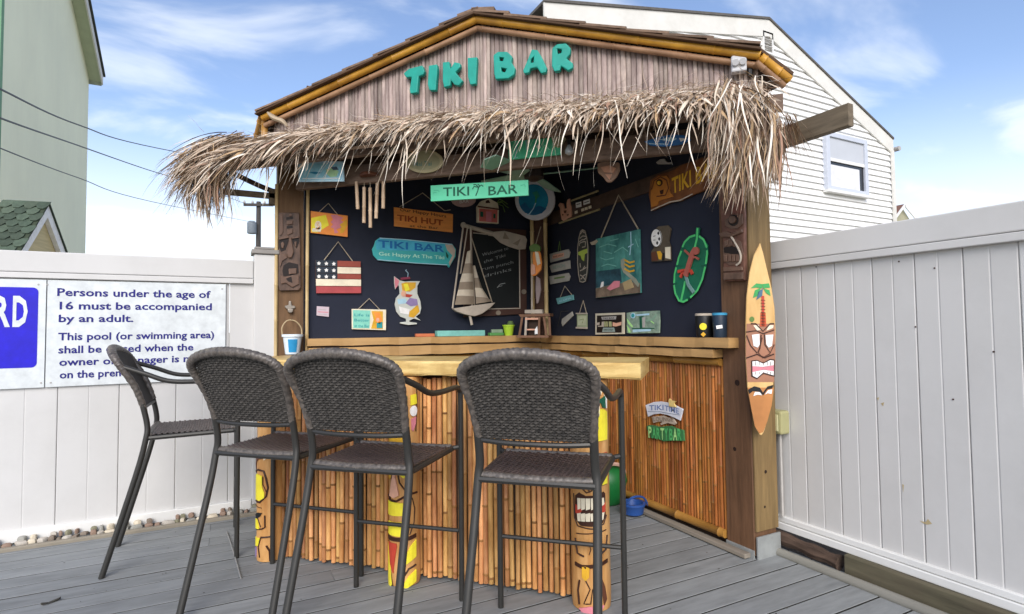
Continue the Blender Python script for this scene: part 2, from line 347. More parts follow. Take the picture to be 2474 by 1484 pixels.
MB().box(-4.2, 4.57, 1.68, .165, 4.648, 1.717).build('rail_lip', WHITE_PVC, fl, bevel=.004)
MB().box(-4.2, 4.572, .01, .165, 4.65, .085).build('bottom_rail', TRIM, fl, bevel=.006)
fp = MB().box(.168, 4.57, -.4, .325, 4.73, 1.905).build('fence_post', WHITE_PVC, fl, bevel=.008)
MB().box(.150, 4.552, 1.907, .343, 4.748, 1.94).box(.170, 4.572, 1.942, .323, 4.728, 1.962).build('post_cap', mat('cap grey', '#8f8b86', .5), fp, bevel=.006)
fr_ = thing('vinyl_fence', 'long pale vinyl privacy fence on the right beside the hut post', 'fence', (2.96, 2, 0))
pm2 = plank_mesh(.2, .2, 1.70, 'x'); y = -1.0
while y < 4.7: inst('plank', pm2, (2.965, y, .19), fr_); y += .2
MB().box(2.94, -1.1, 1.71, 3.02, 4.8, 1.835).build('top_rail', WHITE_PVC, fr_, bevel=.006)
MB().box(2.932, -1.1, 1.668, 3.018, 4.8, 1.706).build('rail_lip', WHITE_PVC, fr_, bevel=.004)
MB().box(2.935, -1.1, .115, 3.02, 4.8, .155).box(2.945, -1.1, .158, 3.015, 4.8, .19).build('bottom_rail', TRIM, fr_, bevel=.004)
# knots and stains on the right fence are separate small screw heads
for px, py in ((1972, 645), (2258, 648), (2172, 632), (2303, 965), (2212, 790), (2401, 850)):
    c = at(px, py, 'x', 2.964); MB().lathe(c, [(.004, 0), (.004, .002)], 8, axis=(-1, 0, 0)).build('screw', DBROWN, fr_)
for pts in ([(2222, 1258), (2236, 1262), (2242, 1254), (2252, 1266), (2240, 1268), (2228, 1263)], [(2128, 975), (2136, 972), (2134, 982)], [(2118, 962), (2124, 960), (2122, 968)], [(2180, 1170), (2184, 1172), (2182, 1190)]):
    FK = Frame('x', 2.9645); MB().prism(FK, FK.P(ID, pts), 0, .0008).build('chip', mat('chip tan', '#b3a27c', .8), fr_)
# white and stone edging below the left fence
ed = thing('stone_edging', 'row of rounded beach stones along the foot of the left fence', 'stones', (-1.4, 4.53, 0))
stm = []
for i in range(6):
    mb = MB(); n = 8; rr = [U(.8, 1.15) for _ in range(n)]
    vs = [(0, 0, .5)]+[(.5*rr[k]*math.cos(2*math.pi*k/n)*.75, .5*rr[k]*math.sin(2*math.pi*k/n)*.75, .38) for k in range(n)]+[(.5*rr[k]*math.cos(2*math.pi*k/n), .5*rr[k]*math.sin(2*math.pi*k/n), .1) for k in range(n)]+[(.45*rr[k]*math.cos(2*math.pi*k/n), .45*rr[k]*math.sin(2*math.pi*k/n), -.4) for k in range(n)]
    fs = [(0, 1+k, 1+(k+1) % n) for k in range(n)]
    for o in (1, 9): fs += [(o+k, o+8+k, o+8+(k+1) % n, o+(k+1) % n) for k in range(n)]
    fs.append(tuple(range(17, 25)));  mb.add(vs, fs); mats = [mat('stone cream', '#cfc4ae', .8, .2, 20), mat('stone brown', '#83776a', .8, .3, 20), mat('stone grey', '#9b9a92', .8, .2, 20), mat('stone olive', '#85826c', .8, .3, 20), mat('stone rust', '#937c6c', .8, .3, 20), mat('stone pale', '#b9b2a6', .8, .2, 20)]
    stm.append(mb.mesh('stone', mats[i], True))
x = -3.4
while x < .35:
    w = U(.03, .08); d = U(.035, .06); inst('stone', random.choice(stm), (x+w/2, 4.52+U(-.015, .01), 0.012+U(0, .014)), ed, (w, d, U(.022, .048)), (0, 0, U(-.4, .4))); 
    if R() < .5: inst('stone', random.choice(stm), (x+w/2, 4.548, .04), ed, (w*.7, .04, .035), (0, 0, U(0, 3)))
    x += w*.97
MB().bar((-4, 4.458, .008), (.35, 4.458, .008), .035, .03, c=.006).build('edging_strip', mat('grey strip', '#8d8576', .7), ed)
struct(MB().box(2.957, -1.2, -.3, 3.3, 4.8, -.012).build('soil', mat('dark soil', '#3a3128', .95, .3, 9)))
struct(MB().box(-4.5, 4.705, -.3, 2.9, 4.95, .004).build('soil', mat('dark soil', '#3a3128')))
# right: rounded trim strip, timbers below the fence
tag(MB().tube([(2.862, -1.1, .012), (2.858, 1, .012), (2.855, 2.215, .012)], .026, 10).build('edge_moulding', mat('aged moulding', '#85837a', .7, .15, 3, (6, .3, 6), dirt=.4, dcol=(.3, .29, .25)), smooth=True), 'rounded grey wood moulding running along the deck edge under the right fence', 'moulding')
tag(MB().bar((2.95, -1.1, .052), (2.95, 1.86, .052), .09, .125, c=.006).build('landscape_timber', mat('mossy timber', '#5f5a48', .9, .4, 3, (8, .6, 5), .003, dirt=.5, dcol=(.1, .07, .05)), bevel=.003), 'mossy brown timber lying under the bottom rail of the right fence', 'timber')
t = MB(); t.tube(catmull([(2.93, 2.42, .075), (2.925, 2.25, .072), (2.93, 2.05, .06), (2.935, 1.90, .05)], 4), [.038+.006*math.sin(i*1.7) for i in range(13)], 8)
tag(t.build('driftwood', mat('rotten log', '#4d3e34', .95, .5, 8, (4, .6, 4), .01), smooth=True), 'rotten reddish log end lying under the fence beside the hut post', 'log')

# ------------------------------------------------------------------ pool rules sign on the left fence
F0 = Frame('y', 4.594)
def rect(fr, z, x0, y0, x1, y1, x2, y2, x3, y3): return fr.P(z, [(x0, y0), (x1, y1), (x2, y2), (x3, y3)])
SIGNW = paint('sign white', '#cbd0d0', rough=.4, dirt=.1)
sg = thing('pool_sign', 'white notice panel with blue lettering about persons under the age of 16', 'sign', (-.55, 4.58, .97))
ps = plate('panel', F0, [(-1.050, .975), (-.018, .978), (-.018, 1.672), (-1.050, 1.672)], .006, .006, SIGNW, sg, bevel=.001)
NAVYT = paint('navy lettering', '#18176e', dirt=0)
lines = [('Persons under the age of', 620, 205, 2262, 236, .048), ('16 must be accompanied', 645, 350, 2275, 365, .047), ('by an adult.', 635, 487, 1435, 491, .046), ('This pool (or swimming area)', 630, 677, 2300, 668, .046), ('shall be closed when the', 632, 818, 2078, 800, .046), ('owner or manager is not', 640, 955, 2160, 915, .046), ('on the premises.', 645, 1095, 1560, 1058, .046)]
for s, xa, ya, xb, yb, h in lines:
    a = F0.ab(*ZN(xa, ya)); b = F0.ab(*ZN(xb, yb)); zb = (a[1]+b[1])/2; text('lettering', F0, s, (a[0], zb), (b[0], zb), h*1.04, NAVYT, ps, .0125, .022)
for px, py in ((515, 90), (2385, 135), (550, 1140)): c = F0.ab(*ZN(px, py)); MB().lathe(F0.p(c[0], c[1], .012), [(.006, 0), (.005, .003)], 10, axis=(0, -1, 0)).build('screw', GREY, sg)
sg2 = thing('lifeguard_sign', 'white panel with a blue rounded field and big white letters RD', 'sign', (-1.3, 4.58, .97))
p2_ = plate('panel', F0, [(-1.98, .972), (-1.056, .975), (-1.056, 1.672), (-1.98, 1.672)], .006, .006, SIGNW, sg2, bevel=.001)
rr = []
for cx, cz, a0 in ((-1.125, 1.59, 0), (-1.92, 1.59, 90), (-1.92, 1.135, 180), (-1.125, 1.135, 270)):
    rr += [(cx+.03*math.cos(math.radians(a0+i*15)), cz+.03*math.sin(math.radians(a0+i*15))) for i in range(7)]
plate('blue_field', F0, rr, .0125, .001, BLUE, p2_)
zR = 1.375
for s_, xa, xb in (('GUA', -560, -85), ('R', -58, 116), ('D', 142, 302)): text('lettering', F0, s_, (F0.ab(*ZN(xa, 510))[0], zR), (F0.ab(*ZN(xb, 510))[0], zR), .185, SIGNW, p2_, .0142, .035)
for px, py in ((418, 88), (445, 1142)): c = F0.ab(*ZN(px, py)); MB().lathe(F0.p(c[0], c[1], .012), [(.006, 0), (.005, .003)], 10, axis=(0, -1, 0)).build('screw', GREY, sg2)

# ------------------------------------------------------------------ white house behind
HY = 6.4
house = thing('white_house', 'two storey white clapboard house behind the tiki hut', 'house', (8, 10, -.4))
SID = mat('white siding', '#f0f0ee', .5, .04, 2, (.4, 1, 1), dirt=.12, dcol=(.6, .57, .5), rnd=.03)
WALLW = mat('siding backing', '#d6d4ce', .6)
PK = (8.315, 6.50); LE = (3.88, 5.63); RE = (11.9, 4.95)
hp = [(LE[0], -.4), (RE[0], -.4), RE, PK, LE]
FH = Frame('y', HY)
MB().prism(FH, hp, -8, 8-.02).build('wall', WALLW, house)
ex = .118; z = -.2; k = 0
bodies = []
def xlim(z):
    lo, hi = LE[0], RE[0]
    if z > LE[1]: lo = LE[0]+(z-LE[1])/(PK[1]-LE[1])*(PK[0]-LE[0])
    if z > RE[1]: hi = RE[0]-(z-RE[1])/(PK[1]-RE[1])*(RE[0]-PK[0])
    return lo, hi
while z < PK[1]-.08:
    lo, hi = xlim(z+.03)
    if hi-lo > .2:
        mb = MB(); t0, t1 = -.045, -.004; zt = z+ex+.004
        lo2, hi2 = xlim(min(zt, PK[1]-.01)); vs = [(lo, HY+t0, z), (hi, HY+t0, z), (hi2, HY+t1, zt), (lo2, HY+t1, zt), (lo, HY, z), (hi, HY, z), (hi2, HY, zt), (lo2, HY, zt)]
        mb.add(vs, [(0, 1, 2, 3), (0, 4, 5, 1), (3, 2, 6, 7), (0, 3, 7, 4), (1, 5, 6, 2)]); mb.build('siding_board', SID, house)
    z += ex
FASC = mat('fascia white', '#dcdad2', .55, .06, 3, dirt=.3, dcol=(.4, .38, .3))
oh = .08
rf = MB(); ROOFM = mat('asphalt roof', '#5e5b57', .9, .25, 20)
for a, b in ((LE, PK), (PK, RE)):
    A_, B_ = Vector((a[0], 0, a[1]+.05)), Vector((b[0], 0, b[1]+.05)); d = (B_-A_).normalized()
    if a is LE: A_ = A_-d*.1
    else: B_ = B_+d*.06
    for p, q in ((A_, B_),):
        rf.add([(p.x, HY-oh, p.z+.10), (q.x, HY-oh, q.z+.10), (q.x, HY+8.3, q.z+.10), (p.x, HY+8.3, p.z+.10), (p.x, HY-oh, p.z+.14), (q.x, HY-oh, q.z+.14), (q.x, HY+8.3, q.z+.14), (p.x, HY+8.3, p.z+.14)], [(0, 1, 2, 3), (4, 5, 6, 7), (0, 1, 5, 4), (1, 2, 6, 5), (2, 3, 7, 6), (3, 0, 4, 7)])
    MB().add([(p.x, HY-oh+.02, p.z-.20) for p in (A_, B_)]+[(p.x, HY-oh+.02, p.z+.098) for p in (B_, A_)]+[(p.x, HY-oh+.05, p.z-.20) for p in (A_, B_)]+[(p.x, HY-oh+.05, p.z+.098) for p in (B_, A_)], [(0, 1, 2, 3), (4, 5, 6, 7), (0, 1, 5, 4), (1, 2, 6, 5), (2, 3, 7, 6), (3, 0, 4, 7)]).build('rake_board', FASC, house)
    MB().add([(p.x, y_, p.z-.13+dz) for dz in (0, .02) for y_ in (HY-oh+.052, HY-.002) for p in (A_, B_)], [(0, 1, 3, 2), (4, 5, 7, 6), (0, 1, 5, 4), (1, 3, 7, 5), (3, 2, 6, 7), (2, 0, 4, 6)]).build('soffit', FASC, house)
rf.build('roof', ROOFM, house)
MB().box(11.86, HY-.075, -.4, 11.95, HY-.046, 4.85).build('corner_trim', FASC, house)
MB().box(3.82, HY-.075, -.4, 3.93, HY-.046, 5.45).build('corner_trim', FASC, house)
MB().tube([(12.06, HY-.12, 4.9), (12.06, HY-.02, 4.9)], .05, 8).tube([(12.0, HY-.0, 4.8), (12.0, HY-.0, -.4)], .04, 8).build('downpipe', GREY, house, True)
W0, W1, Z0, Z1 = 9.72, 10.98, 3.82, 4.90
wf = MB(); yf = HY-.115
for x0, z0_, x1, z1_ in ((W0, Z0, W0+.1, Z1), (W1-.1, Z0, W1, Z1), (W0+.1, Z1-.09, W1-.1, Z1), (W0+.1, Z0, W1-.1, Z0+.07)): wf.box(x0, yf, z0_, x1, HY-.02, z1_)
wd = wf.build('window', mat('window frame', '#c2c8d2', .4, .05), house, bevel=.006)
MB().box(W0+.1, yf+.015, 4.36, W1-.1, yf+.03, 4.42).build('sash_rail', TRIM, wd)
MB().box(W0+.1, yf+.032, 4.42, W1-.1, yf+.04, Z1-.09).build('pane', mat('shaded glass', '#bfc2c6', .15, .05, 2, spec=.6), wd)
MB().box(W0+.1, yf+.042, Z0+.07, W1-.1, yf+.05, 4.36).build('pane', mat('dark glass', '#15181c', .08, spec=.7), wd)
MB().box(W0+.1, yf+.034, Z0+.07, W1-.24, yf+.038, 4.30).build('window_shade', mat('shade white', '#dcdde0', .7), wd)
MB().box(W0-.02, yf-.03, Z0-.05, W1+.02, HY-.02, Z0-.002).build('sill', TRIM, wd)
vx, vz = at(1853, 105, 'y', HY-.03).x, at(1853, 105, 'y', HY-.03).z
v_ = MB(); v_.box(vx-.13, HY-.06, vz-.19, vx-.1, HY-.02, vz+.19).box(vx+.1, HY-.06, vz-.19, vx+.13, HY-.02, vz+.19).box(vx-.1, HY-.06, vz+.16, vx+.1, HY-.02, vz+.19).box(vx-.1, HY-.06, vz-.19, vx+.1, HY-.02, vz-.16)
ve = v_.build('gable_vent', TRIM, house)
for i in range(8): MB().bar((vx-.1, HY-.045, vz-.14+i*.04), (vx+.1, HY-.045, vz-.14+i*.04), .03, .006, up=(0, -.5, 1)).build('louvre', GREY, ve)
# far roof peeping over the fence
f_ = at(2165, 520, 'y', 26); fh = thing('distant_house', 'small distant brown roofed gable peeping over the right fence', 'house', (f_.x+1, 27, -.4))
a = at(2175, 498, 'y', 26); b = at(2192, 520, 'y', 26); c = at(2152, 528, 'y', 26)
FD = Frame('y', 26)
plate('wall', FD, [(c.x, -.4), (b.x+1, -.4), (b.x+1, c.z-.4), (a.x+.35, a.z-.12), (c.x, c.z-.3)], -5, 4.98, mat('tan wall', '#a8a58a', .8), fh)
MB().add([(a.x, 25.7, a.z), (a.x, 31, a.z), (c.x-1.2, 31, c.z-.9), (c.x-1.2, 25.7, c.z-.9), (a.x, 25.7, a.z+.1), (a.x, 31, a.z+.1), (c.x-1.2, 31, c.z-.8), (c.x-1.2, 25.7, c.z-.8)], [(0, 1, 2, 3), (4, 5, 6, 7), (0, 1, 5, 4), (1, 2, 6, 5), (2, 3, 7, 6), (3, 0, 4, 7)]).build('roof', mat('red brown roof', '#7c5a4c', .9), fh)
MB().bar((a.x, 25.65, a.z), (c.x-.8, 25.65, c.z-.7), .06, .2).bar((a.x, 25.65, a.z), (b.x+.9, 25.65, b.z-.5), .06, .2).build('rake_board', TRIM, fh)

# ------------------------------------------------------------------ cream building on the left
bl = thing('cream_building', 'tall cream stucco building with green corner board at the left edge', 'building', (-8, 16, -.4))
BX = -3.8; STU = mat('cream stucco', '#fdf5d6', .9, .04, 1.5, (1, 1, .25), .002, dirt=.15, dcol=(.5, .53, .43), dscale=.4)
y0, y1, ze, zs = 13.25, 20.35, 9.0, .56; zt = ze+(y1-y0)*zs
MB().add([(BX, y0, -.4), (BX, y1, -.4), (BX, y1, ze), (BX, y0, zt), (BX-9, y0, -.4), (BX-9, y1, -.4), (BX-9, y1, ze), (BX-9, y0, zt)], [(0, 1, 2, 3), (7, 6, 5, 4), (1, 5, 6, 2), (0, 3, 7, 4), (3, 2, 6, 7), (0, 4, 5, 1)]).build('wall', STU, bl)
MB().box(BX-.4, y0-.14, -.4, BX+.04, y0-.003, zt).build('corner_board', mat('green corner', '#6f9a76', .7, .1, 2), bl)
ov = .30
def slab(pts, n, t): # 4 pts + thickness vector
    t = Vector(t); P = [Vector(p) for p in pts]; return P+[p+t for p in P], [(0, 1, 2, 3), (7, 6, 5, 4), (0, 4, 5, 1), (1, 5, 6, 2), (2, 6, 7, 3), (3, 7, 4, 0)]
ye = y1+.06; zz0 = ze-.06*zs; SOF = mat('soffit', '#b9c2a4', .8, .08, 3)
vs, fs = slab([(BX+.002, y0-.3, zt+.3*zs-.02), (BX+ov, y0-.3, zt+.3*zs-.02), (BX+ov, ye, zz0-.02), (BX+.002, ye, zz0-.02)], 0, (0, 0, .05)); MB().add(vs, fs).build('soffit', SOF, bl)
vs, fs = slab([(BX+ov+.003, y0-.3, zt+.3*zs-.10), (BX+ov+.04, y0-.3, zt+.3*zs-.10), (BX+ov+.04, ye, zz0-.10), (BX+ov+.003, ye, zz0-.10)], 0, (0, 0, .26)); MB().add(vs, fs).build('rake_board', FASC, bl)
vs, fs = slab([(BX-9.4, y0-.3, zt+.3*zs+.17), (BX+ov+.09, y0-.3, zt+.3*zs+.17), (BX+ov+.09, ye+.04, zz0+.17), (BX-9.4, ye+.04, zz0+.17)], 0, (0, 0, .06)); MB().add(vs, fs).build('roof', mat('dark roof', '#4b4f46', .9, .2, 10), bl)
MB().box(BX-9, ye+.003, zz0-.12, BX+ov, ye+.04, zz0+.14).build('eave_board', mat('eave grey', '#9aa08c', .7), bl)
# little shingled gable in front of it
GX = -2.5; ap = (10.78, 3.30); fL, fR = (9.98, 2.42), (11.58, 2.42)
gb = thing('garden_kiosk', 'small gabled kiosk with green scalloped shingles and white trim behind the left fence', 'kiosk', (GX-.25, 10.78, -.4))
LX = GX-.44
MB().add([(x_, y_, z_) for x_ in (GX-.04, LX) for y_, z_ in ((fL[0]+.12, -.4), (fR[0]-.12, -.4), (fR[0]-.12, fR[1]+.12), (ap[0], ap[1]-.06), (fL[0]+.12, fL[1]+.12))], [(0, 1, 2, 3, 4), (9, 8, 7, 6, 5), (0, 5, 6, 1), (1, 6, 7, 2), (2, 7, 8, 3), (3, 8, 9, 4), (4, 9, 5, 0)]).build('wall', mat('kiosk clapboard', '#c9b98c', .7, .15, 2, (1, 1, 14)), gb)
for (a, b) in ((ap, fL), (ap, fR)):
    MB().add([(x_, y_, z_) for x_ in (GX-.035, GX+.03) for y_, z_ in (a, b, (b[0], b[1]-.2), (a[0], a[1]-.2))], [(0, 1, 2, 3), (7, 6, 5, 4), (0, 4, 5, 1), (1, 5, 6, 2), (2, 6, 7, 3), (3, 7, 4, 0)]).build('rake_board', WHITE, gb)
    MB().add([(x_, y_, z_+dz) for dz in (.005, .04) for x_, (y_, z_) in ((GX+.05, a), (GX+.05, b), (LX-.1, b), (LX-.1, a))], [(0, 1, 2, 3), (7, 6, 5, 4), (0, 4, 5, 1), (1, 5, 6, 2), (2, 6, 7, 3), (3, 7, 4, 0)]).build('roof', mat('kiosk roof base', '#3c4636', .9), gb)
MB().box(LX-.05, fL[0]-.06, fL[1]-.30, GX-.05, fL[0]+.1, fL[1]-.02).build('fascia', WHITE, gb)
sh = MB(); hexp = [(-.075, .1), (.075, .1), (.075, -.03), (.035, -.10), (-.035, -.10), (-.075, -.03)]
slope = Vector((0, fL[0]-ap[0], fL[1]-ap[1])).normalized(); nrm = Vector((0, -slope.z, slope.y))*-1
if nrm.z < 0: nrm = -nrm
for a, b in hexp: pass
me_ = MB(); me_.add([Vector((a, 0, 0))-slope*b+nrm*(.004 if b > 0 else .022) for a, b in hexp]+[Vector((a, 0, 0))-slope*b+nrm*(-.002 if b > 0 else .006) for a, b in hexp], [(0, 1, 2, 3, 4, 5)]+[(i, (i+1) % 6, 6+(i+1) % 6, 6+i) for i in range(6)])
shm = me_.mesh('shingle', mat('green shingle', '#465446', .85, .25, 12, rnd=.3, hue=.03))
Ls = (Vector((0, fL[0], fL[1]))-Vector((0, ap[0], ap[1]))).length
for r_ in range(8):
    for c_ in range(4):
        w = Vector((LX-.02+c_*.152+(.076 if r_ % 2 else 0), ap[0], ap[1]+.04))+slope*(.10+r_*.148)
        if w.x < GX+.05: inst('shingle', shm, w, gb)
gb.rotation_euler = (0, 0, math.radians(-10))
# utility pole and wires
py_ = 34; c = at(625, 492, 'y', py_); up = thing('utility_pole', 'dark utility pole with crossarm and transformer behind the left hut post', 'pole', (c.x, py_, -.45))
PD = mat('pole wood', '#4a4744', .8); MB().tube([(c.x, py_, -.45), (c.x, py_, c.z+.1)], [.17, .12], 8).build('pole_shaft', PD, up, True)
a = at(588, 496, 'y', py_); b = at(660, 497, 'y', py_); MB().bar((a.x, py_-.15, a.z), (b.x, py_-.15, b.z), .12, .14).build('crossarm', PD, up)
for t_ in (.03, .3, .7, .97): q = Vector((a.x, py_-.15, a.z)).lerp(Vector((b.x, py_-.15, b.z)), t_); MB().lathe(q+Vector((0, 0, .07)), [(.05, 0), (.07, .06), (.04, .16)], 8).build('insulator', GREY, up)
a = at(608, 566, 'y', py_); b = at(608, 536, 'y', py_); MB().lathe((a.x, py_-.2, a.z), [(.22, 0), (.24, .05), (.24, b.z-a.z-.1), (.15, b.z-a.z)], 12).build('transformer', mat('transformer grey', '#7c858c', .5), up, True)
wg = 'overhead wires at the left'
def wire(p, label, r=.012):
    q = catmull([at(x_, y_, 'y', d_) for x_, y_, d_ in p], 8); tag(MB().tube(q, r, 5).build('overhead_wire', mat('wire', '#55585a', .6)), label, 'wire')
wire([(-60, 180, 7.6), (0, 215, 8), (190, 302, 12), (380, 358, 18), (660, 410, 33)], 'topmost overhead wire crossing the cream building')
wire([(-60, 250, 7.6), (0, 285, 8), (190, 352, 12), (350, 408, 18), (460, 443, 24), (592, 492, 33.8)], 'middle overhead wire crossing the cream building')
wire([(-60, 325, 7.6), (0, 358, 8), (190, 430, 12), (365, 487, 18), (625, 540, 33.8)], 'lowest overhead wire crossing the cream building', .008)
# ------------------------------------------------------------------ tiki hut
hut = thing('tiki_hut', 'corner tiki bar hut with weathered reed gable, thatch fringe, bamboo walls and two timber posts', 'bar hut', (1.9, 3.8, 0))
GS = 4.87; G = Frame('d', GS)
def dxy(S, a, z=0): return Vector((S/2+a*S2, S/2-a*S2, z))
AL, AA, AR = (-3.10, 2.99), (-1.322, 3.435), (.405, 2.905)
def rz(a):
    (a0, z0), (a1, z1) = (AL, AA) if a < AA[0] else (AA, AR); return z0+(a-a0)/(a1-a0)*(z1-z0)
# posts
pr = MB().bar((2.775, 2.335, .015), (2.775, 2.335, 2.56), .188, .2, up=(0, 1, 0), c=.006).build('post', POSTD, hut)
MB().box(2.684, 2.222, .15, 2.872, 2.234, 2.55).build('facing_board', POSTL, pr, bevel=.003)
MB().box(2.672, 2.235, .0, 2.68, 2.432, .045).box(2.680, 2.212, 0, 2.872, 2.2215, .125).build('post_base', GALV, pr)
po = MB().bar((.427, 4.68, .015), (.427, 4.68, 2.92), .19, .19, up=(0, 1, 0), c=.006).build('post', mat('brown post', '#6f543a', .7, .38, 5, (7, 7, .5), .003, dirt=.45, dcol=(.07, .04, .02), dscale=2), hut)
for x_ in (.322, .548): mb = MB(); bamboo(mb, (x_, 4.574, .02), (x_, 4.574, 2.45), .013, 8, .25, bend=.004); mb.build('bamboo_trim', mat('pale bamboo', '#b89a68', .5, .2, 6, (3, 3, .6), col2='#d9c290'), hut, True)
for px, py, ax, v_, rx in ((1781, 925, 'x', 2.6795, .012), (1775, 1085, 'x', 2.6795, .008), (1850, 1140, 'y', 2.2205, .007), (1848, 1225, 'y', 2.2205, .005)):
    c = at(px, py, ax, v_); N_ = Vector((-1, 0, 0)) if ax == 'x' else Vector((0, -1, 0)); MB().lathe(c, [(rx*1.5, 0), (rx, .0012), (rx*.4, .0005)], 12, axis=N_).build('knot', mat('knot', '#2a1a12', .8), pr)
# walls
wl_ = MB().box(.53, 4.606, 1.13, 2.715, 4.63, 2.99).build('wall_cloth', NAVY, hut)
wr_ = MB().box(2.70, 2.436, 1.13, 2.725, 4.605, 2.86).build('wall_cloth', NAVY, hut)
MB().box(.53, 4.64, .0, 2.76, 4.66, 2.99).box(2.735, 2.44, 0, 2.755, 4.638, 2.86).build('outer_wall', DARKW, hut)
# bamboo screens
def pole_mesh(r, h, m, n=8):
    mb = MB(); bamboo(mb, (0, 0, 0), (0, 0, h), r, n, U(.26, .42), bend=.004, nodemi=1); return mb.mesh('bamboo_pole', [m, NODE], True)
pR = [pole_mesh(U(.009, .0122), 1.0, BAMR) for _ in range(12)]
sR = MB().box(2.712, 2.436, .05, 2.72, 4.6, 1.1).build('bamboo_screen', DARKW, hut)
y = 2.448
while y < 4.6: inst('bamboo_pole', random.choice(pR), (2.696+U(-.003, .003), y, .085+U(0, .015)), sR, None, (0, 0, U(0, 6))); y += .0248
sL = MB().box(.53, 4.612, .05, 2.69, 4.62, 1.1).build('bamboo_screen', DARKW, hut)
x = .545
while x < 2.68: inst('bamboo_pole', random.choice(pR), (x, 4.596+U(-.003, .003), .085+U(0, .015)), sL, None, (0, 0, U(0, 6))); x += .0248
for nm, a, b, r in (('bamboo_rail', (2.672, 2.44, 1.106), (2.672, 4.58, 1.106), .024), ('bamboo_rail', (2.678, 2.44, .075), (2.678, 4.58, .075), .026), ('bamboo_rail', (.54, 4.572, 1.085), (2.64, 4.572, 1.085), .022)):
    mb = MB(); bamboo(mb, a, b, r, 10, .35, bend=.002); mb.build(nm, mat('rail bamboo', '#9c6d2f', .4, .3, 5, col2='#c08f45', dirt=.4, dcol=(.2, .09, .03)), hut, True)
MB().box(2.615, 2.25, .006, 2.665, 4.55, .032).build('base_board', mat('base board', '#8a8276', .8, .25, 4, (6, .5, 6)), hut, bevel=.004)
# shelves: upper ledge and lower ledge along both walls, slightly wavy front edges
def ledge(a, b, depth, z0, z1, ins, m, wav=.006):
    a, b = Vector(a), Vector(b); n = 24; t = (b-a).normalized(); mb = MB(); vs = []
    for i in range(n+1):
        p = a.lerp(b, i/n); e = wav*math.sin(i*1.3)+wav*.6*math.sin(i*2.9+1); q = Vector(ins)
        vs += [Vector((p.x, p.y, z0+.4*e))+q*(-e), Vector((p.x, p.y, z0+.4*e))+q*depth, Vector((p.x, p.y, z1))+q*depth, Vector((p.x, p.y, z1+.15*e))+q*(-e+.004), ]
    fs = [(0, 1, 2, 3), (4*n+3, 4*n+2, 4*n+1, 4*n)]
    for i in range(n):
        for k in range(4): fs.append((4*i+k, 4*i+(k+1) % 4, 4*i+4+(k+1) % 4, 4*i+4+k))
    return mb.add(vs, fs).build('shelf_board', m, hut)
ledge((2.598, 2.31, 0), (2.598, 4.49, 0), .096, 1.196, 1.256, (1, 0, 0), SHELF); ledge((2.606, 2.438, 0), (2.606, 4.49, 0), .088, 1.134, 1.184, (1, 0, 0), SHELF)
ledge((.54, 4.498, 0), (2.69, 4.498, 0), .105, 1.205, 1.262, (0, 1, 0), SHELF); ledge((.55, 4.50, 0), (2.68, 4.50, 0), .10, 1.115, 1.19, (0, 1, 0), SHELF)
MB().box(2.63, 2.44, 1.186, 2.69, 4.5, 1.194).box(.56, 4.53, 1.191, 2.6, 4.6, 1.204).build('shelf_gap', DARKW, hut)
# corner column
cp = at(1286, 650, 'd', 7.02); cq = at(1319, 650, 'd', 7.02)
for c in (cp, cq): mb = MB(); bamboo(mb, (c.x, c.y, 1.264), (c.x, c.y, 2.52), .019, 8, .3, bend=.004); mb.build('corner_bamboo', mat('pale bamboo', '#b89a68'), hut, True)
MB().bar(((cp.x+cq.x)/2+.02, (cp.y+cq.y)/2+.02, 1.264), ((cp.x+cq.x)/2+.02, (cp.y+cq.y)/2+.02, 2.6), .10, .02, up=(1, 1, 0)).build('corner_board', mat('corner board', '#4a3022', .7, .3), hut)
# beams
MB().bar(dxy(4.98, -2.86, 2.475), dxy(4.98, .26, 2.455), .05, .14, c=.004).build('header_beam', mat('header wood', '#705d50', .8, .35, 5, (2, 2, 8), .002), hut)
MB().bar(dxy(4.66, -3.3, 2.585), dxy(4.66, .50, 2.54), .045, .09, c=.004).build('fringe_beam', mat('header wood', '#51423a'), hut)
MB().bar((2.703, 1.622, 2.352), (2.703, 2.22, 2.352), .042, .112, c=.003).build('beam', BEAM, hut); MB().bar((2.703, 2.44, 2.352), (2.703, 4.58, 2.352), .04, .11).build('beam', DARKW, hut)
MB().bar((-.06, 4.62, 2.366), (.33, 4.62, 2.366), .04, .042, c=.003).build('beam', BEAM, hut); MB().box(.27, 4.60, 2.30, .325, 4.66, 2.42).build('cleat', BEAM, hut)
MB().tube(catmull([(.33, 4.64, 2.40), (.2, 4.63, 2.44), (.05, 4.62, 2.5)], 4), .02, 6).build('brace', DARKW, hut, True)
for k in range(5): t = (k+.5)/5; p = dxy(5.0, -2.9+3.1*t, 2.62); MB().bar(p, p.lerp(Vector((2.66, 4.55, 2.95)), .8), .04, .09).build('rafter', DARKW, hut)
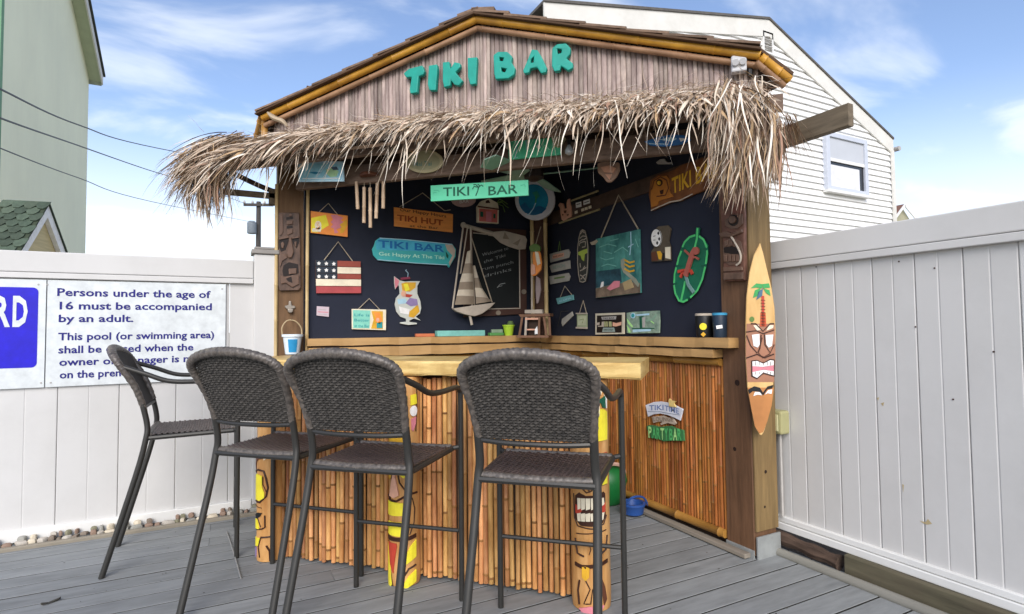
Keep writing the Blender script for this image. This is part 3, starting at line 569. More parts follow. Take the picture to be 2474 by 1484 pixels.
# roof (two planes meeting on a hip, cut by the gable plane)
RP = [(1.5, 3.37), (2.72, 2.15), (2.95, 2.15), (2.95, 5.22)]; LP = [(1.5, 3.37), (.245, 4.625), (.245, 5.22), (2.95, 5.22)]
zr = lambda x, y: 3.42-.432*(x-1.5); zl = lambda x, y: 3.42-.3375*(y-3.37)
rb = MB()
for P, f in ((RP, zr), (LP, zl)):
    vs = [Vector((x, y, f(x, y)-.004)) for x, y in P]+[Vector((x, y, f(x, y)-.03)) for x, y in P]; rb.add(vs, [(0, 1, 2, 3), (7, 6, 5, 4)]+[(i, (i+1) % 4, 4+(i+1) % 4, 4+i) for i in range(4)])
roof = rb.build('roof', mat('roof deck', '#3b2f27', .9, .2), hut)
shk = []
for i in range(5):
    w, L = .165, .25; mb = MB(); j = [U(-.012, .012) for _ in range(4)]
    vs = [(-w/2+j[0], -L*.55+j[1], .020), (w/2+j[2], -L*.55+j[3], .022), (w/2-.004, L*.45, .006), (-w/2+.004, L*.45, .006)]; vs += [(a, b, c-.014 if b < 0 else c-.004) for a, b, c in vs]
    mb.add(vs, [(0, 1, 2, 3), (7, 6, 5, 4), (0, 4, 5, 1), (1, 5, 6, 2), (2, 6, 7, 3), (3, 7, 4, 0)]); shk.append(mb.mesh('shake', SHAKE))
k = 0
while True:       # courses on the right plane run along y, on the left plane along x
    x = 1.58+k*.15
    if x > 2.88: break
    y = max(GS-x, 2.15)+U(.0, .04); yh = 3.37+(x-1.5)*.432/.3375
    while y < yh: inst('shake', random.choice(shk), (x, y+.05, zr(x, y)-.006), roof, (U(.9, 1.05), 1, 1), (math.atan(.432), 0, math.pi/2+U(-.03, .03))); y += .17
    k += 1
k = 0
while True:
    y = 3.45+k*.15
    if y > 5.2: break
    x = max(GS-y, .245)+U(.0, .04); xh = 1.5+(y-3.37)*.3375/.432
    while x < xh: inst('shake', random.choice(shk), (x+.05, y, zl(x, y)-.006), roof, (U(.9, 1.05), 1, 1), (math.atan(.3375), 0, math.pi+U(-.03, .03))); x += .17
    k += 1
for (a_, z_), (b_, zb_) in ((AL, AA), (AR, AA)):      # shakes stepping down along the rakes, butts proud of each other
    L_ = math.hypot(b_-a_, zb_-z_); n_ = int(L_/.235)
    for i in range(n_):
        t0_, t1_ = i/n_, min(1, (i+1.15)/n_); e_ = U(.008, .018)
        P_, Q_ = G.p(a_+(b_-a_)*t0_, z_+(zb_-z_)*t0_-.012+e_, .045), G.p(a_+(b_-a_)*t1_, z_+(zb_-z_)*t1_-.012, .045)
        MB().bar(P_, Q_, .13+U(-.012, .012), .014).build('shake', SHAKE, roof)
MB().bar(dxy(GS-.03, AA[0]-.13, AA[1]-.010), dxy(GS-.03, AA[0]+.02, AA[1]+.016), .12, .03).bar(dxy(GS-.03, AA[0]-.03, AA[1]+.017), dxy(GS-.03, AA[0]+.13, AA[1]-.008), .12, .03).build('ridge_cap', SHAKE, roof)
# rake poles and boards
for nm, m, r, dn, dz in (('rake_pole', BAMY, .0255, .062, -.045), ('rake_pole', mat('dark rake bamboo', '#8f6a4c', .5, .35, 6, col2='#b08a68', dirt=.4, dcol=(.15, .07, .04)), .019, .04, -.095)):
    for a, b in ((AL, AA), (AA, AR)):
        mb = MB(); bamboo(mb, G.p(a[0]+(.03 if a is AL and r < .03 else 0), a[1]+dz, dn), G.p(b[0], b[1]+dz, dn), r, 10, .42); mb.build(nm, m, hut, True)
for a, b in ((AL, AA), (AA, AR)): MB().bar(G.p(a[0], a[1]-.026, .05), G.p(b[0], b[1]-.026, .05), .13, .012).build('rake_board', mat('rake dark', '#4d3826', .8, .3), hut)
e0 = G.p(AR[0], AR[1]-.05, .055); e1 = Vector((2.86, 2.06, 2.735)); mb = MB(); bamboo(mb, e0, e1, .027, 10, .3); mb.build('rake_pole', BAMY, hut, True); mb = MB(); bamboo(mb, e0+Vector((-.035, 0, -.04)), e1+Vector((-.045, 0, -.045)), .018, 10, .3); mb.build('rake_pole', mat('dark rake bamboo', '#8f6a4c'), hut, True)
MB().bar(e0+Vector((.0, .09, .035)), e1+Vector((.04, .09, .035)), .22, .02, up=(0, 0, 1)).build('rake_board', mat('rake dark', '#4d3826'), hut)
e0 = G.p(AL[0], AL[1]-.03, .04); mb = MB(); bamboo(mb, e0+Vector((0, 0, .0)), e0+Vector((-.03, .3, -.12)), .028, 10, .3); bamboo(mb, e0+Vector((.02, 0, -.02)), e0+Vector((.02, 0, -.22)), .026, 8, .3); mb.build('rake_pole', mat('rail bamboo', '#9c6d2f'), hut, True)
# gable wall of weathered reeds
gw = MB().prism(G, [(AL[0]+.06, 2.6), (AR[0]-.02, 2.6), (AR[0]-.02, AR[1]-.03), (AA[0], AA[1]-.03), (AL[0]+.06, AL[1]-.03)], -.03, .02).build('gable_wall', DARKW, hut)
slm = []
for i in range(6):
    w = .0305; mb = MB(); q = [(-w/2, 0), (-w*.36, .007), (-w*.1, .010+U(-.002, .002)), (w*.2, .009), (w*.42, .006), (w/2, 0)]; j = [U(-.0015, .0015) for _ in q]
    vs = [(a, -d, z) for z in (0, .5, 1) for a, d in [(a+jj*(z == .5), d) for (a, d), jj in zip(q, j)]]; n = 6
    mb.add(vs, [(r*n+i_, r*n+i_+1, (r+1)*n+i_+1, (r+1)*n+i_) for r in range(2) for i_ in range(n-1)]); me = mb.mesh('gable_reed', BAMG); slm.append(me)
a = AL[0]+.075
while a < AR[0]-.02:
    zt = min(rz(a-.015), rz(a+.015))-.05; w = U(.024, .036); p = G.p(a+w/2, 2.6, -.008+U(-.004, .004))
    inst('gable_reed', random.choice(slm), p, gw, (w/.0305*.99, 1, zt-2.6), (0, 0, -math.pi/4)); a += w
# return wall and pale corner bracket
MB().box(2.70, 2.2, 2.66, 2.78, 2.215, 2.84).build('return_board', mat('return board', '#a08c7c', .8, .25, 5, (6, 1, .5)), hut)
b_ = MB(); b_.tube(catmull([at(648, 272, 'd', 4.75), at(664, 286, 'd', 4.7), at(684, 294, 'd', 4.7), at(694, 306, 'd', 4.7)], 4), [.012, .018, .024, .028, .03, .03, .03, .03, .026, .02, .016, .012, .01], 7, flat=.6)
b_.build('eave_bracket', mat('bleached wood', '#a8977e', .7, .15), hut, True)
# big letters
LT = {'T': [[(215, 520), (270, 470), (420, 435), (440, 500), (425, 535), (378, 550), (362, 725), (288, 735), (280, 690), (302, 560), (240, 562)]],
 'I': [[(485, 435), (575, 420), (580, 470), (560, 700), (492, 700), (474, 640)]],
 'K': [[(635, 400), (705, 392), (718, 470), (760, 398), (822, 410), (825, 452), (772, 508), (852, 600), (808, 650), (762, 642), (722, 592), (716, 652), (648, 670), (635, 600)]],
 'J': [[(900, 352), (1006, 344), (1002, 420), (990, 632), (930, 642), (905, 560)]],
 'B': [[(1178, 325), (1225, 288), (1330, 288), (1382, 340), (1372, 400), (1412, 462), (1402, 532), (1340, 575), (1200, 582), (1186, 520)], [(1243, 345), (1290, 352), (1280, 386), (1245, 386)], [(1262, 458), (1320, 470), (1302, 508), (1266, 500)]],
 'A': [[(1590, 262), (1650, 268), (1700, 350), (1752, 460), (1742, 508), (1690, 520), (1645, 455), (1572, 470), (1560, 512), (1508, 522), (1494, 490), (1535, 400)], [(1582, 370), (1612, 338), (1608, 402), (1577, 406)]],
 'R': [[(1808, 250), (1858, 208), (1960, 198), (2008, 250), (2002, 312), (1962, 360), (2032, 410), (2030, 462), (1980, 490), (1902, 440), (1892, 490), (1832, 500), (1804, 440)], [(1862, 255), (1912, 262), (1906, 300), (1868, 312)]]}
GL = Frame('d', GS-.06)
for k_, loops in LT.items():
    plate('sign_letter', GL, [GL.P(ZM, L) for L in loops], -.025, .035, TEAL, hut, bevel=.006)
# flood light
fl_ = thing('flood_light', 'white outdoor light fixture at the right end of the gable', 'light', G.p(.27, 2.8, .03))
FA, FB = G.ab(1764, 142), G.ab(1802, 182)
plate('light_body', G, [(FA[0], FB[1]), (FB[0], FB[1]), (FB[0], FA[1]-.01), (FA[0]+.02, FA[1]), (FA[0], FA[1]-.02)], .02, .05, mat('white plastic', '#c3c4c6', .4, .05), fl_, bevel=.008)
cx, cz = (FA[0]+FB[0])/2, (FA[1]+FB[1])/2
for s in (-1, 1): MB().lathe(G.p(cx+s*.02, cz+.0, .07), [(.010, 0), (.017, .01), (.020, .022), (.018, .024)], 12, axis=(-S2, -S2, -.5)).build('lamp_head', mat('white plastic', '#c3c4c6'), fl_, True)
MB().prism(G, [(FB[0]+.012, FB[1]-.02), (FB[0]+.03, FB[1]-.02), (FB[0]+.03, FA[1]+.02), (FB[0]+.012, FA[1]+.02)], .008, .03).build('conduit', BLACK, fl_)

# ------------------------------------------------------------------ thatch
TM = [mat('thatch %d' % i, c, .8, .15, 14, (1, 1, 1)) for i, c in enumerate(('#cbb8a2', '#b39f89', '#dccdb9', '#97836f', '#bfab96', '#655345', '#b89b76', '#ede2d2', '#a5836e'))]
th = MB()
def strand(p0, d, L, g, w, mi, n=7, curl=None):
    p0 = Vector(p0); d = Vector(d); c = curl or Vector((U(-1, 1), U(-1, 1), U(-.5, .5)))*L*.10; side = d.cross(Vector((0, 0, 1)));  side = side.normalized() if side.length > .01 else Vector((1, 0, 0))
    tw = U(-1.0, 1.0); o = len(th.v); ph = U(0, 6)
    for i in range(n+1):
        t = i/n; p = p0+d*(L*t)+Vector((0, 0, -g*L*t*t))+c*math.sin(t*3.1+ph*.0)*t+side*(.012*math.sin(t*5+ph))
        a = tw+t*U(.0, .9)*1.2; sv = side*math.cos(a)+Vector((0, 0, 1))*math.sin(a); ww = w*(.75 if i == 0 else 1)*(1-.85*max(0, (t-.6)/.4)**1.5)
        th.v += [p-sv*ww/2, p+Vector((0, 0, ww*.22)), p+sv*ww/2]
    for i in range(n):
        for k in (0, 1): th.f.append((o+3*i+k, o+3*i+k+1, o+3*i+k+4, o+3*i+k+3)); th.m.append(mi)
NF = Vector((-S2, -S2, 0)); NA = Vector((S2, -S2, 0))
aL, aR = -3.38, .42
def zroot(a): t = (a-aL)/(aR-aL); return 2.83+.035*math.sin(t*3.14)*1-.10*t-.10*max(0, 1-t/.14)
def pick(wts=(5, 5, 4, 3, 4, 2, 2, 2, 2)): return random.choices(range(9), wts)[0]
N1 = 3000
for i in range(N1):
    t = R(); a = aL+(aR-aL)*t; s = R()**.8*(.285-.075*min(1, max(0, (t-.12)/.2)))
    z = zroot(a)-.03-s*.62+U(-.035, .03)-(.02 if t > .5 else 0); p = dxy(4.84, a, z)+NF*s+NF*0
    drift = -.75+U(-.55, .55) if t < .62 else -.35+U(-.8, .8)
    if t > .86: drift = .1+U(-.6, .5)
    if t < .06: drift = -1.3+U(-.4, .4)
    L = U(.12, .29)*(1.22-.68*min(1, max(0, (t-.1)/.25))); d = (NF*U(.5, 1)+NA*drift*.8+Vector((0, 0, U(-.45, .1)))).normalized()
    strand(p, d, L, U(.25, .9), U(.008, .021), pick())
for i in range(2200):      # fine broken fibres between the blades
    t = R(); a = aL+(aR-aL)*t; s = R()*.22; p = dxy(4.84, a, zroot(a)-.02-s*.62+U(-.03, .04))+NF*s; d = (NF*U(.1, 1)+NA*(U(-1.3, .6) if t < .7 else U(-.9, .9))+Vector((0, 0, U(-.7, .35)))).normalized()
    strand(p, d, U(.06, .24), U(0, .8), U(.002, .004), pick((3, 3, 5, 2, 3, 1, 2, 5, 1)), 4)
for i in range(130):      # long strays hanging over the opening
    t = U(.03, .97); a = aL+(aR-aL)*t; p = dxy(4.84, a, zroot(a)-.17+U(-.04, .05))+NF*U(.14, .24)
    d = (NF*U(.1, .4)+NA*(U(-.75, .1) if t < .7 else U(-.5, .5))+Vector((0, 0, -.55))).normalized(); strand(p, d, U(.18, .36), U(.25, .5), U(.006, .010), random.choice((0, 2, 7, 7)), 8)
for px0, py0, px1, py1 in ((1175, 290, 1172, 452), (1335, 330, 1366, 462), (1485, 305, 1478, 470-40), (1345, 330, 1330, 400), (1140, 330, 1085, 435), (1105, 330, 1078, 400), (1190, 300, 1172, 330), (1020, 330, 985, 420), (960, 350, 905, 455), (1440, 330, 1436, 450), (1570, 320, 1612, 380), (1535, 330, 1560, 365), (740, 380, 700, 440), (745, 380, 738, 425), (1400, 300, 1385, 380), (1250, 300, 1215, 345)):
    a, b = at(px0, py0, 'd', 4.42), at(px1, py1, 'd', 4.42); d = (b-a); L = d.length; strand(a, d/L, L, .02, U(.009, .012), random.choice((2, 7, 0)), 8, d.cross(NF)*.06)
for i in range(700):      # left end fan
    p = dxy(4.75, aL+U(-.06, .34), 2.75+U(-.1, .03))+NF*U(0, .2); d = (NA*U(-1.3, -.4)+NF*U(-.1, .8)+Vector((0, 0, U(-.5, -.08)))).normalized(); strand(p, d, U(.2, .44), U(.2, .8), U(.006, .013), pick())
c0 = at(508, 425, 'd', 4.45)
for i in range(360):      # hanging tuft at the left end
    p = c0+NA*U(-.11, .13)+NF*U(-.08, .1)+Vector((0, 0, U(-.02, .22))); d = (NA*U(-.35, .3)+NF*U(-.3, .3)+Vector((0, 0, -1))).normalized(); strand(p, d, U(.16, .38), U(0, .2), U(.006, .012), pick((2, 4, 1, 5, 3, 4, 3, 1, 4)))
for i in range(520):      # right end: sweeps outward and down past the post
    u_ = R(); p = at(1720+120*u_, 212-10*u_+U(0, 60), 'd', 4.62)+NF*U(-.1, .12); d = (NA*U(-.3, .42)+NF*U(-.2, .4)+Vector((0, 0, U(-.9, -.15)))).normalized(); strand(p, d, U(.14, .28), U(.3, .9), U(.006, .013), pick())
for i in range(380):
    p = at(U(1770, 1885), U(262, 335), 'd', U(4.4, 4.7)); d = (NA*U(-.3, .2)+NF*U(-.2, .3)+Vector((0, 0, -1))).normalized(); strand(p, d, U(.14, .36), U(0, .3), U(.006, .012), pick((2, 4, 1, 5, 3, 4, 4, 1, 5)))
for i in range(230):      # inner tuft in front of the post head
    p = at(U(1758, 1830), U(320, 345), 'd', U(4.5, 4.72)); d = (NA*U(-.6, .1)+NF*U(-.1, .3)+Vector((0, 0, U(-1, -.5)))).normalized(); strand(p, d, U(.16, .36), U(0, .3), U(.006, .012), pick((2, 2, 3, 2, 2, 2, 6, 2, 4)))
for i in range(60):
    p = at(U(1890, 1925), U(270, 300), 'd', 4.4); d = (NA*U(-.1, .5)+Vector((0, 0, -1))).normalized(); strand(p, d, U(.08, .2), U(0, .3), U(.006, .010), pick((1, 1, 1, 3, 1, 3, 7, 1, 7)))
for i in range(160):      # strands lying up against the reeds
    t = R(); a = aL+.1+(aR-aL-.1)*t; p = dxy(4.80, a, zroot(a)-.04+U(-.02, .01)); d = (NF*U(.1, .5)+NA*U(-1, 1)+Vector((0, 0, U(0, .5)))).normalized(); strand(p, d, U(.06, .14), U(.3, 1), .006, random.choice((0, 2, 6)))
for a_, b_ in ((at(447, 275, 'd', 4.7), at(495, 320, 'd', 4.7)),): strand(b_, (a_-b_).normalized(), (a_-b_).length, 0, .008, 4)
so = MB(); so.v, so.f, so.m = th.v, th.f, th.m; to = so.build('thatch_fringe', TM, hut, True); to['kind'] = 'stuff'
MB().add([dxy(4.83, aL+.1, zroot(aL)-.06), dxy(4.83, aR-.02, zroot(aR)-.06), dxy(4.53, aR-.08, 2.56), dxy(4.50, aL+.12, 2.56), dxy(4.83, aL+.1, zroot(aL)-.09), dxy(4.83, aR-.02, zroot(aR)-.09), dxy(4.53, aR-.08, 2.54), dxy(4.50, aL+.12, 2.54)], [(0, 1, 2, 3), (7, 6, 5, 4), (0, 4, 5, 1), (1, 5, 6, 2), (2, 6, 7, 3), (3, 7, 4, 0)]).build('thatch_backing', mat('thatch base', '#5a4838', .9, .3, 20), hut)

# ------------------------------------------------------------------ bar counter
bar = thing('bar_counter', 'bamboo fronted bar counter with a yellow pine slab top behind the stools', 'bar counter', dxy(4.1, -1.45))
BA0, BA1 = -2.40, -.56
pn = MB().prism(Frame('d', 3.875), [(BA0, .02), (BA1, .02), (BA1, 1.07), (BA0, 1.07)], -.012, .012).prism(Frame('d', 4.5), [(BA0, .02), (BA1, .02), (BA1, 1.07), (BA0, 1.07)], -.012, .012).build('bamboo_panel', DARKW, bar)
pB = [pole_mesh(U(.0112, .0144), 1.045, BAMB, 10) for _ in range(14)]
a = BA0+.014
while a < BA1: inst('bamboo_pole', random.choice(pB), dxy(3.845+U(-.010, .010), a, .012+U(0, .018)), pn, None, (0, 0, U(0, 6))); a += .0288
S_ = 3.88
while S_ < 4.5: inst('bamboo_pole', random.choice(pB), dxy(S_, BA1+.002, .012+U(0, .018)), pn, None, (0, 0, U(0, 6))); S_ += .0262*1.414
FT = Frame('d', 3.70)
n = 40; vs = []; mb = MB(); a0, a1 = -2.62, -.226
for i in range(n+1):
    a = a0+(a1-a0)*i/n; e = .008*math.sin(i*.9)+.005*math.sin(i*2.3); vs += [FT.p(a, 1.083+.3*e, -.006-e*.6), FT.p(a, 1.093+.3*e, -e), FT.p(a, 1.147, -e*.8), FT.p(a, 1.158, -.012), FT.p(a, 1.158, -.52), FT.p(a, 1.083, -.52)]
fs = [(0, 1, 2, 3, 4, 5), tuple(6*n+k for k in range(5, -1, -1))]+[(6*i+k, 6*i+(k+1) % 6, 6*i+6+(k+1) % 6, 6*i+6+k) for i in range(n) for k in range(6)]
ct = mb.add(vs, fs).build('counter_top', SLAB, bar)
# carved tiki poles on the bar front
def tiki(front, r, label, h=1.075):
    c = Vector((front[0], front[1], 0))+Vector((S2, S2, 0))*r; cy = Cyl(c, r); o = thing('tiki_pole', label, 'tiki pole', c, 'carved tiki poles on the bar front')
    mb = MB(); prof = [(r*.97, 0.004), (r, .03)]+[(r*(1+.012*math.sin(i*1.9)), .03+i*(h-.05)/14) for i in range(1, 14)]+[(r, h-.01), (r*.94, h)]
    mb.lathe(c, prof, 24); mb.build('pole_body', TAN, o, True)
    fr = Frame('d', front[0]+front[1]); a_c = (front[0]-front[1])*S2
    def art(z, pts, m, off=.0, th_=.006, name='carving'):
        P = [(q[0]-a_c, q[1]) for q in fr.P(z, pts)]; P = [(max(-r*1.45, min(r*1.45, a)), b) for a, b in P]; mb = MB(); curved(mb, cy, P, off, th_); 
        return mb.build(name, m, o) if mb.v else None
    def groove(z, pts, w=.007, m=DBROWN):
        P = [(q[0]-a_c, q[1]) for q in fr.P(z, pts)]; P = [(max(-r*1.4, min(r*1.4, a)), b) for a, b in P]; Q = [P[0]]
        for p, q in zip(P, P[1:]):
            k = max(1, int(abs(p[0]-q[0])/.015)); Q += [(p[0]+(q[0]-p[0])*j/k, p[1]+(q[1]-p[1])*j/k) for j in range(1, k+1)]
        mb = MB(); mb.tube([cy.p(a, b, .002) for a, b in Q], w/2, 6); return mb.build('groove', m, o, True)
    return art, groove, o
art, gr, o_ = tiki((1.500, 2.186), .093, 'tallest carved tiki pole, right end of the bar, with bared teeth and a pineapple')
art(ZK, [(232, 300), (266, 300), (300, 320), (304, 400), (300, 485), (232, 485)], YEL); 
for p in ([(238, 320), (268, 350), (240, 385), (268, 420), (240, 455), (270, 482)], [(268, 330), (238, 362), (268, 395), (240, 430), (270, 465)], [(296, 330), (270, 355), (296, 390), (270, 430), (296, 470)]): gr(ZK, p, .004)
art(ZK, [(215, 232), (250, 240), (292, 222), (284, 262), (290, 300), (262, 292), (250, 262), (222, 268)], DGREEN); art(ZK, [(225, 148), (262, 150), (262, 175), (250, 215), (222, 218)], CREAM); art(ZK, [(218, 276), (240, 268), (240, 330), (225, 380), (216, 380)], CREAM)
art(ZK, [(268, 165), (285, 190), (300, 250), (300, 300), (290, 300), (288, 250), (274, 200)], WHITE); art(ZK, [(90, 152), (205, 152), (205, 270), (90, 270)], DKGREEN); art(ZK, [(100, 280), (200, 280), (200, 470), (100, 470)], TAN, 0, .006)
art(ZK, [(235, 560), (298, 560), (298, 585), (240, 592)], RED); art(ZK, [(243, 600), (300, 592), (300, 745), (243, 745)], YEL); art(ZK, [(100, 560), (225, 560), (225, 690), (100, 690)], LGREEN)
art(ZK, [(72, 712), (130, 712), (132, 728), (80, 736)], CREAM); gr(ZK, [(135, 715), (138, 755), (165, 780), (195, 770), (200, 740)]); gr(ZK, [(150, 735), (175, 760), (185, 778)]); gr(ZK, [(72, 740), (110, 742), (138, 715)]); gr(ZK, [(245, 745), (298, 745)])
art(ZK, [(92, 800), (120, 780), (160, 798), (240, 798), (268, 785), (282, 800), (286, 930), (262, 968), (200, 978), (130, 972), (88, 930)], DBROWN, 0, .003)
art(ZK, [(98, 850), (128, 868), (140, 885), (120, 905), (98, 900)], RED, .003, .003); art(ZK, [(280, 850), (255, 868), (246, 885), (258, 905), (280, 905)], RED, .003, .003)
for x0, x1 in ((112, 132), (135, 158), (161, 186), (189, 213), (216, 240)): art(ZK, [(x0, 812), (x1, 812), (x1, 872), (x0+2, 880)], CREAM, .003, .004); art(ZK, [(x0-2, 902), (x1, 896), (x1, 945), (x0+2, 945)], CREAM, .003, .004)
art(ZK, [(245, 820), (266, 820), (270, 858), (248, 868)], CREAM, .003, .004); art(ZK, [(246, 905), (270, 905), (262, 945), (246, 950)], CREAM, .003, .004)
gr(ZK, [(78, 790), (84, 930), (110, 975), (200, 992), (270, 975), (294, 930)], .006); gr(ZK, [(92, 1050), (108, 1135), (150, 1150)], .009); gr(ZK, [(298, 1050), (285, 1130), (240, 1148)], .009); art(ZK, [(90, 1188), (140, 1200), (240, 1196), (298, 1188), (298, 1208), (240, 1216), (140, 1220), (90, 1208)], DBROWN)
art(ZK, [(140, 1210), (160, 1205), (182, 1215), (180, 1270), (160, 1290), (140, 1270)], GOLD); gr(ZK, [(122, 1290), (112, 1350), (120, 1430)], .01); art(ZK, [(255, 1290), (275, 1340), (290, 1420), (270, 1450), (258, 1380)], BROWN); gr(ZK, [(160, 1290), (186, 1340), (160, 1400), (150, 1425), (190, 1425), (200, 1340), (230, 1390), (240, 1430)], .006); art(ZK, [(120, 1452), (180, 1440), (270, 1450), (250, 1480), (150, 1484)], PINK); gr(ZK, [(100, 1020), (290, 1015)], .005); gr(ZK, [(180, 1080), (190, 1110), (180, 1140)], .004)
art, gr, o_ = tiki((.785, 2.859), .081, 'carved tiki pole with yellow teeth in the middle of the bar front')
art(ZJ, [(250, 85), (290, 80), (296, 150), (250, 158)], YEL); art(ZJ, circ((272, 200), 26, 38, 14), WHITE); art(ZJ, [(254, 255), (290, 245), (285, 300), (268, 345), (256, 330)], PINK); art(ZJ, [(92, 90), (230, 90), (230, 250), (92, 250)], DKGREEN); art(ZJ, [(92, 270), (235, 270), (235, 560), (92, 560)], GOLD)
gr(ZJ, [(295, 20), (310, 120), (290, 350)], .006)
art(ZJ, [(82, 600), (128, 600), (122, 660), (100, 680), (84, 655)], GOLD); art(ZJ, [(172, 600), (240, 600), (238, 650), (205, 670), (180, 640)], YEL); art(ZJ, [(148, 610), (165, 700), (180, 785), (150, 805), (112, 790), (128, 700)], PEACH, 0, .012); gr(ZJ, [(130, 605), (108, 760), (86, 790)], .008); gr(ZJ, [(165, 605), (182, 700), (215, 755), (238, 750)], .009)
gr(ZJ, [(76, 790), (110, 825), (160, 830), (215, 800), (240, 790), (300, 792)], .012); art(ZJ, [(80, 830), (205, 845), (235, 825), (238, 935), (80, 930)], YEL); art(ZJ, [(80, 975), (225, 980), (225, 1070), (190, 1080), (80, 1065)], YEL)
for x_ in (100, 130, 155, 178, 200): gr(ZJ, [(x_, 850), (x_+2, 920)], .004); gr(ZJ, [(x_, 985), (x_, 1060)], .004)
gr(ZJ, [(262, 820), (280, 900), (275, 1000), (245, 1080)], .006); art(ZJ, [(72, 1078), (215, 1092), (290, 1085), (290, 1112), (215, 1118), (72, 1105)], DBROWN)
art(ZJ, [(80, 1125), (160, 1128), (165, 1150), (150, 1240), (138, 1340), (110, 1280)], RED); art(ZJ, [(64, 1130), (78, 1135), (108, 1290), (128, 1420), (100, 1450), (66, 1400)], YEL); art(ZJ, [(290, 1130), (250, 1160), (215, 1230), (210, 1290), (290, 1250)], YEL); art(ZJ, [(290, 1345), (240, 1370), (190, 1440), (230, 1452), (290, 1430)], YEL); gr(ZJ, [(290, 1310), (240, 1320), (200, 1380), (185, 1430)], .01); gr(ZJ, [(75, 1130), (105, 1290), (130, 1430)], .005)
art, gr, o_ = tiki((.178, 3.533), .074, 'carved tiki pole with a yellow bearded face at the left end of the bar')
art(ZI, [(105, 170), (150, 230), (125, 340), (108, 280)], WHITE); art(ZI, [(190, 165), (250, 165), (262, 250), (215, 255), (165, 300), (130, 400), (150, 250)], BROWN); art(ZI, [(272, 175), (290, 180), (292, 250), (272, 265)], CREAM); gr(ZI, [(118, 420), (150, 385), (210, 365), (270, 380), (290, 460), (305, 560), (290, 650), (230, 710), (130, 698)], .011)
art(ZI, [(130, 440), (190, 410), (255, 430), (255, 540), (276, 610), (275, 665), (230, 690), (130, 680)], YEL); gr(ZI, [(205, 430), (212, 540), (248, 660)], .005); gr(ZI, [(160, 440), (165, 670)], .004); gr(ZI, [(262, 440), (262, 520), (290, 600)], .005)
art(ZI, [(150, 845), (200, 820), (255, 822), (230, 860), (190, 885), (150, 865)], BLACK); art(ZI, [(130, 890), (190, 880), (225, 990), (130, 990)], YEL); gr(ZI, [(130, 1000), (250, 990), (280, 975), (278, 850)], .009); gr(ZI, [(200, 880), (240, 970)], .006)
gr(ZI, [(240, 1078), (350, 1085)], .01); art(ZI, [(135, 1085), (235, 1085), (215, 1165), (140, 1180)], YEL); gr(ZI, [(240, 1085), (212, 1180), (228, 1290)], .008); gr(ZI, [(290, 1170), (315, 1230), (320, 1340)], .012); art(ZI, [(150, 1190), (185, 1190), (175, 1290), (150, 1290)], PURP); gr(ZI, [(130, 740), (200, 760), (250, 770)], .004)
# ------------------------------------------------------------------ signs and decorations
WLF = Frame('y', 4.600); WRF = Frame('x', 2.696); HD = Frame('d', 4.905)
def sign(name, label, cat, fr, z, outer, th, m, off=.004, group=None, bevel=.0015, smooth=False):
    P = fr.P(z, outer); ca = sum(p[0] for p in P)/len(P); cb = min(p[1] for p in P)
    o = thing(name, label, cat, fr.p(ca, cb, off), group); plate('board', fr, P, off, th, m, o, smooth, bevel); o_ = o
    def art(pts, m2, d=.0, t=.0015, nm='painted_shape', zz=z): return plate(nm, fr, fr.P(zz, pts), off+th+d, t, m2, o)
    def st(pts, w, m2, d=.0, nm='painted_line', zz=z, t=.0015): return plate(nm, fr, stroke(fr.P(zz, pts), w), off+th+d, t, m2, o)
    def tx(s, L, Rt, h, m2, bold=.01, d=.0, zz=z): return text('lettering', fr, s, fr.ab(*zz(*L)), fr.ab(*zz(*Rt)), h, m2, o, off+th+d, bold, .0012)
    def rope(pts, r=.0035, m2=ROPE): mb = MB(); mb.tube([fr.p(*fr.ab(*z(*q)), off+.006+.004*(i % 2)) for i, q in enumerate(pts)], r, 6); return mb.build('hanging_cord', m2, o, True)
    return o, art, st, tx, rope
# --- left wall
o, art, st, tx, rope = sign('beach_sign', 'small orange and yellow hanging plaque with pink stripes, above the flag sign', 'sign', WLF, ZA, [(155, 262), (512, 308), (510, 512), (155, 472)], .014, ORNG)
art([(160, 330), (300, 300), (330, 400), (220, 470), (160, 466)], YEL); art([(345, 300), (400, 300), (470, 330), (440, 350), (470, 370), (430, 395), (450, 420), (400, 440), (420, 470), (385, 480), (375, 430), (345, 420), (370, 390), (345, 370), (370, 345)], PINK, .001); art([(440, 380), (505, 345), (505, 400), (470, 470), (440, 480)], GOLD)
art(circ((225, 400), 32, 42, 12), CREAM, .001); art([(170, 430), (260, 420), (250, 465), (165, 460)], CREAM, .001); st([(205, 380), (235, 375), (215, 400), (240, 410), (210, 440)], .004, ORNG, .003)
rope([(240, 268), (325, 188), (415, 296)])
o, art, st, tx, rope = sign('flag_sign', 'wooden slat American flag plaque with nine white stars hanging on the dark wall', 'sign', WLF, ZA, [(200, 735), (635, 748), (640, 1056), (208, 1056)], .006, BROWN)
def band(y0, y1, x0, x1, m): 
    f = lambda x, y: (x, y+ (x-200)*(748-735)/435*(1-(y-735)/320)); art([f(x0, y0), f(x1, y0), f(x1, y1-3), f(x0, y1-3)], m, 0, .008, 'slat')
RUST = paint('rust red', '#8f4436'); ROSE = paint('rose red', '#a8484a'); FNAVY = paint('flag slate', '#26303a')
band(735, 795, 412, 635, RUST); band(797, 862, 412, 637, CREAM); band(864, 915, 412, 638, RUST); band(917, 985, 206, 639, CREAM); band(988, 1056, 208, 640, ROSE); band(735, 795, 202, 410, FNAVY); band(797, 860, 204, 410, FNAVY); band(862, 915, 206, 410, FNAVY)
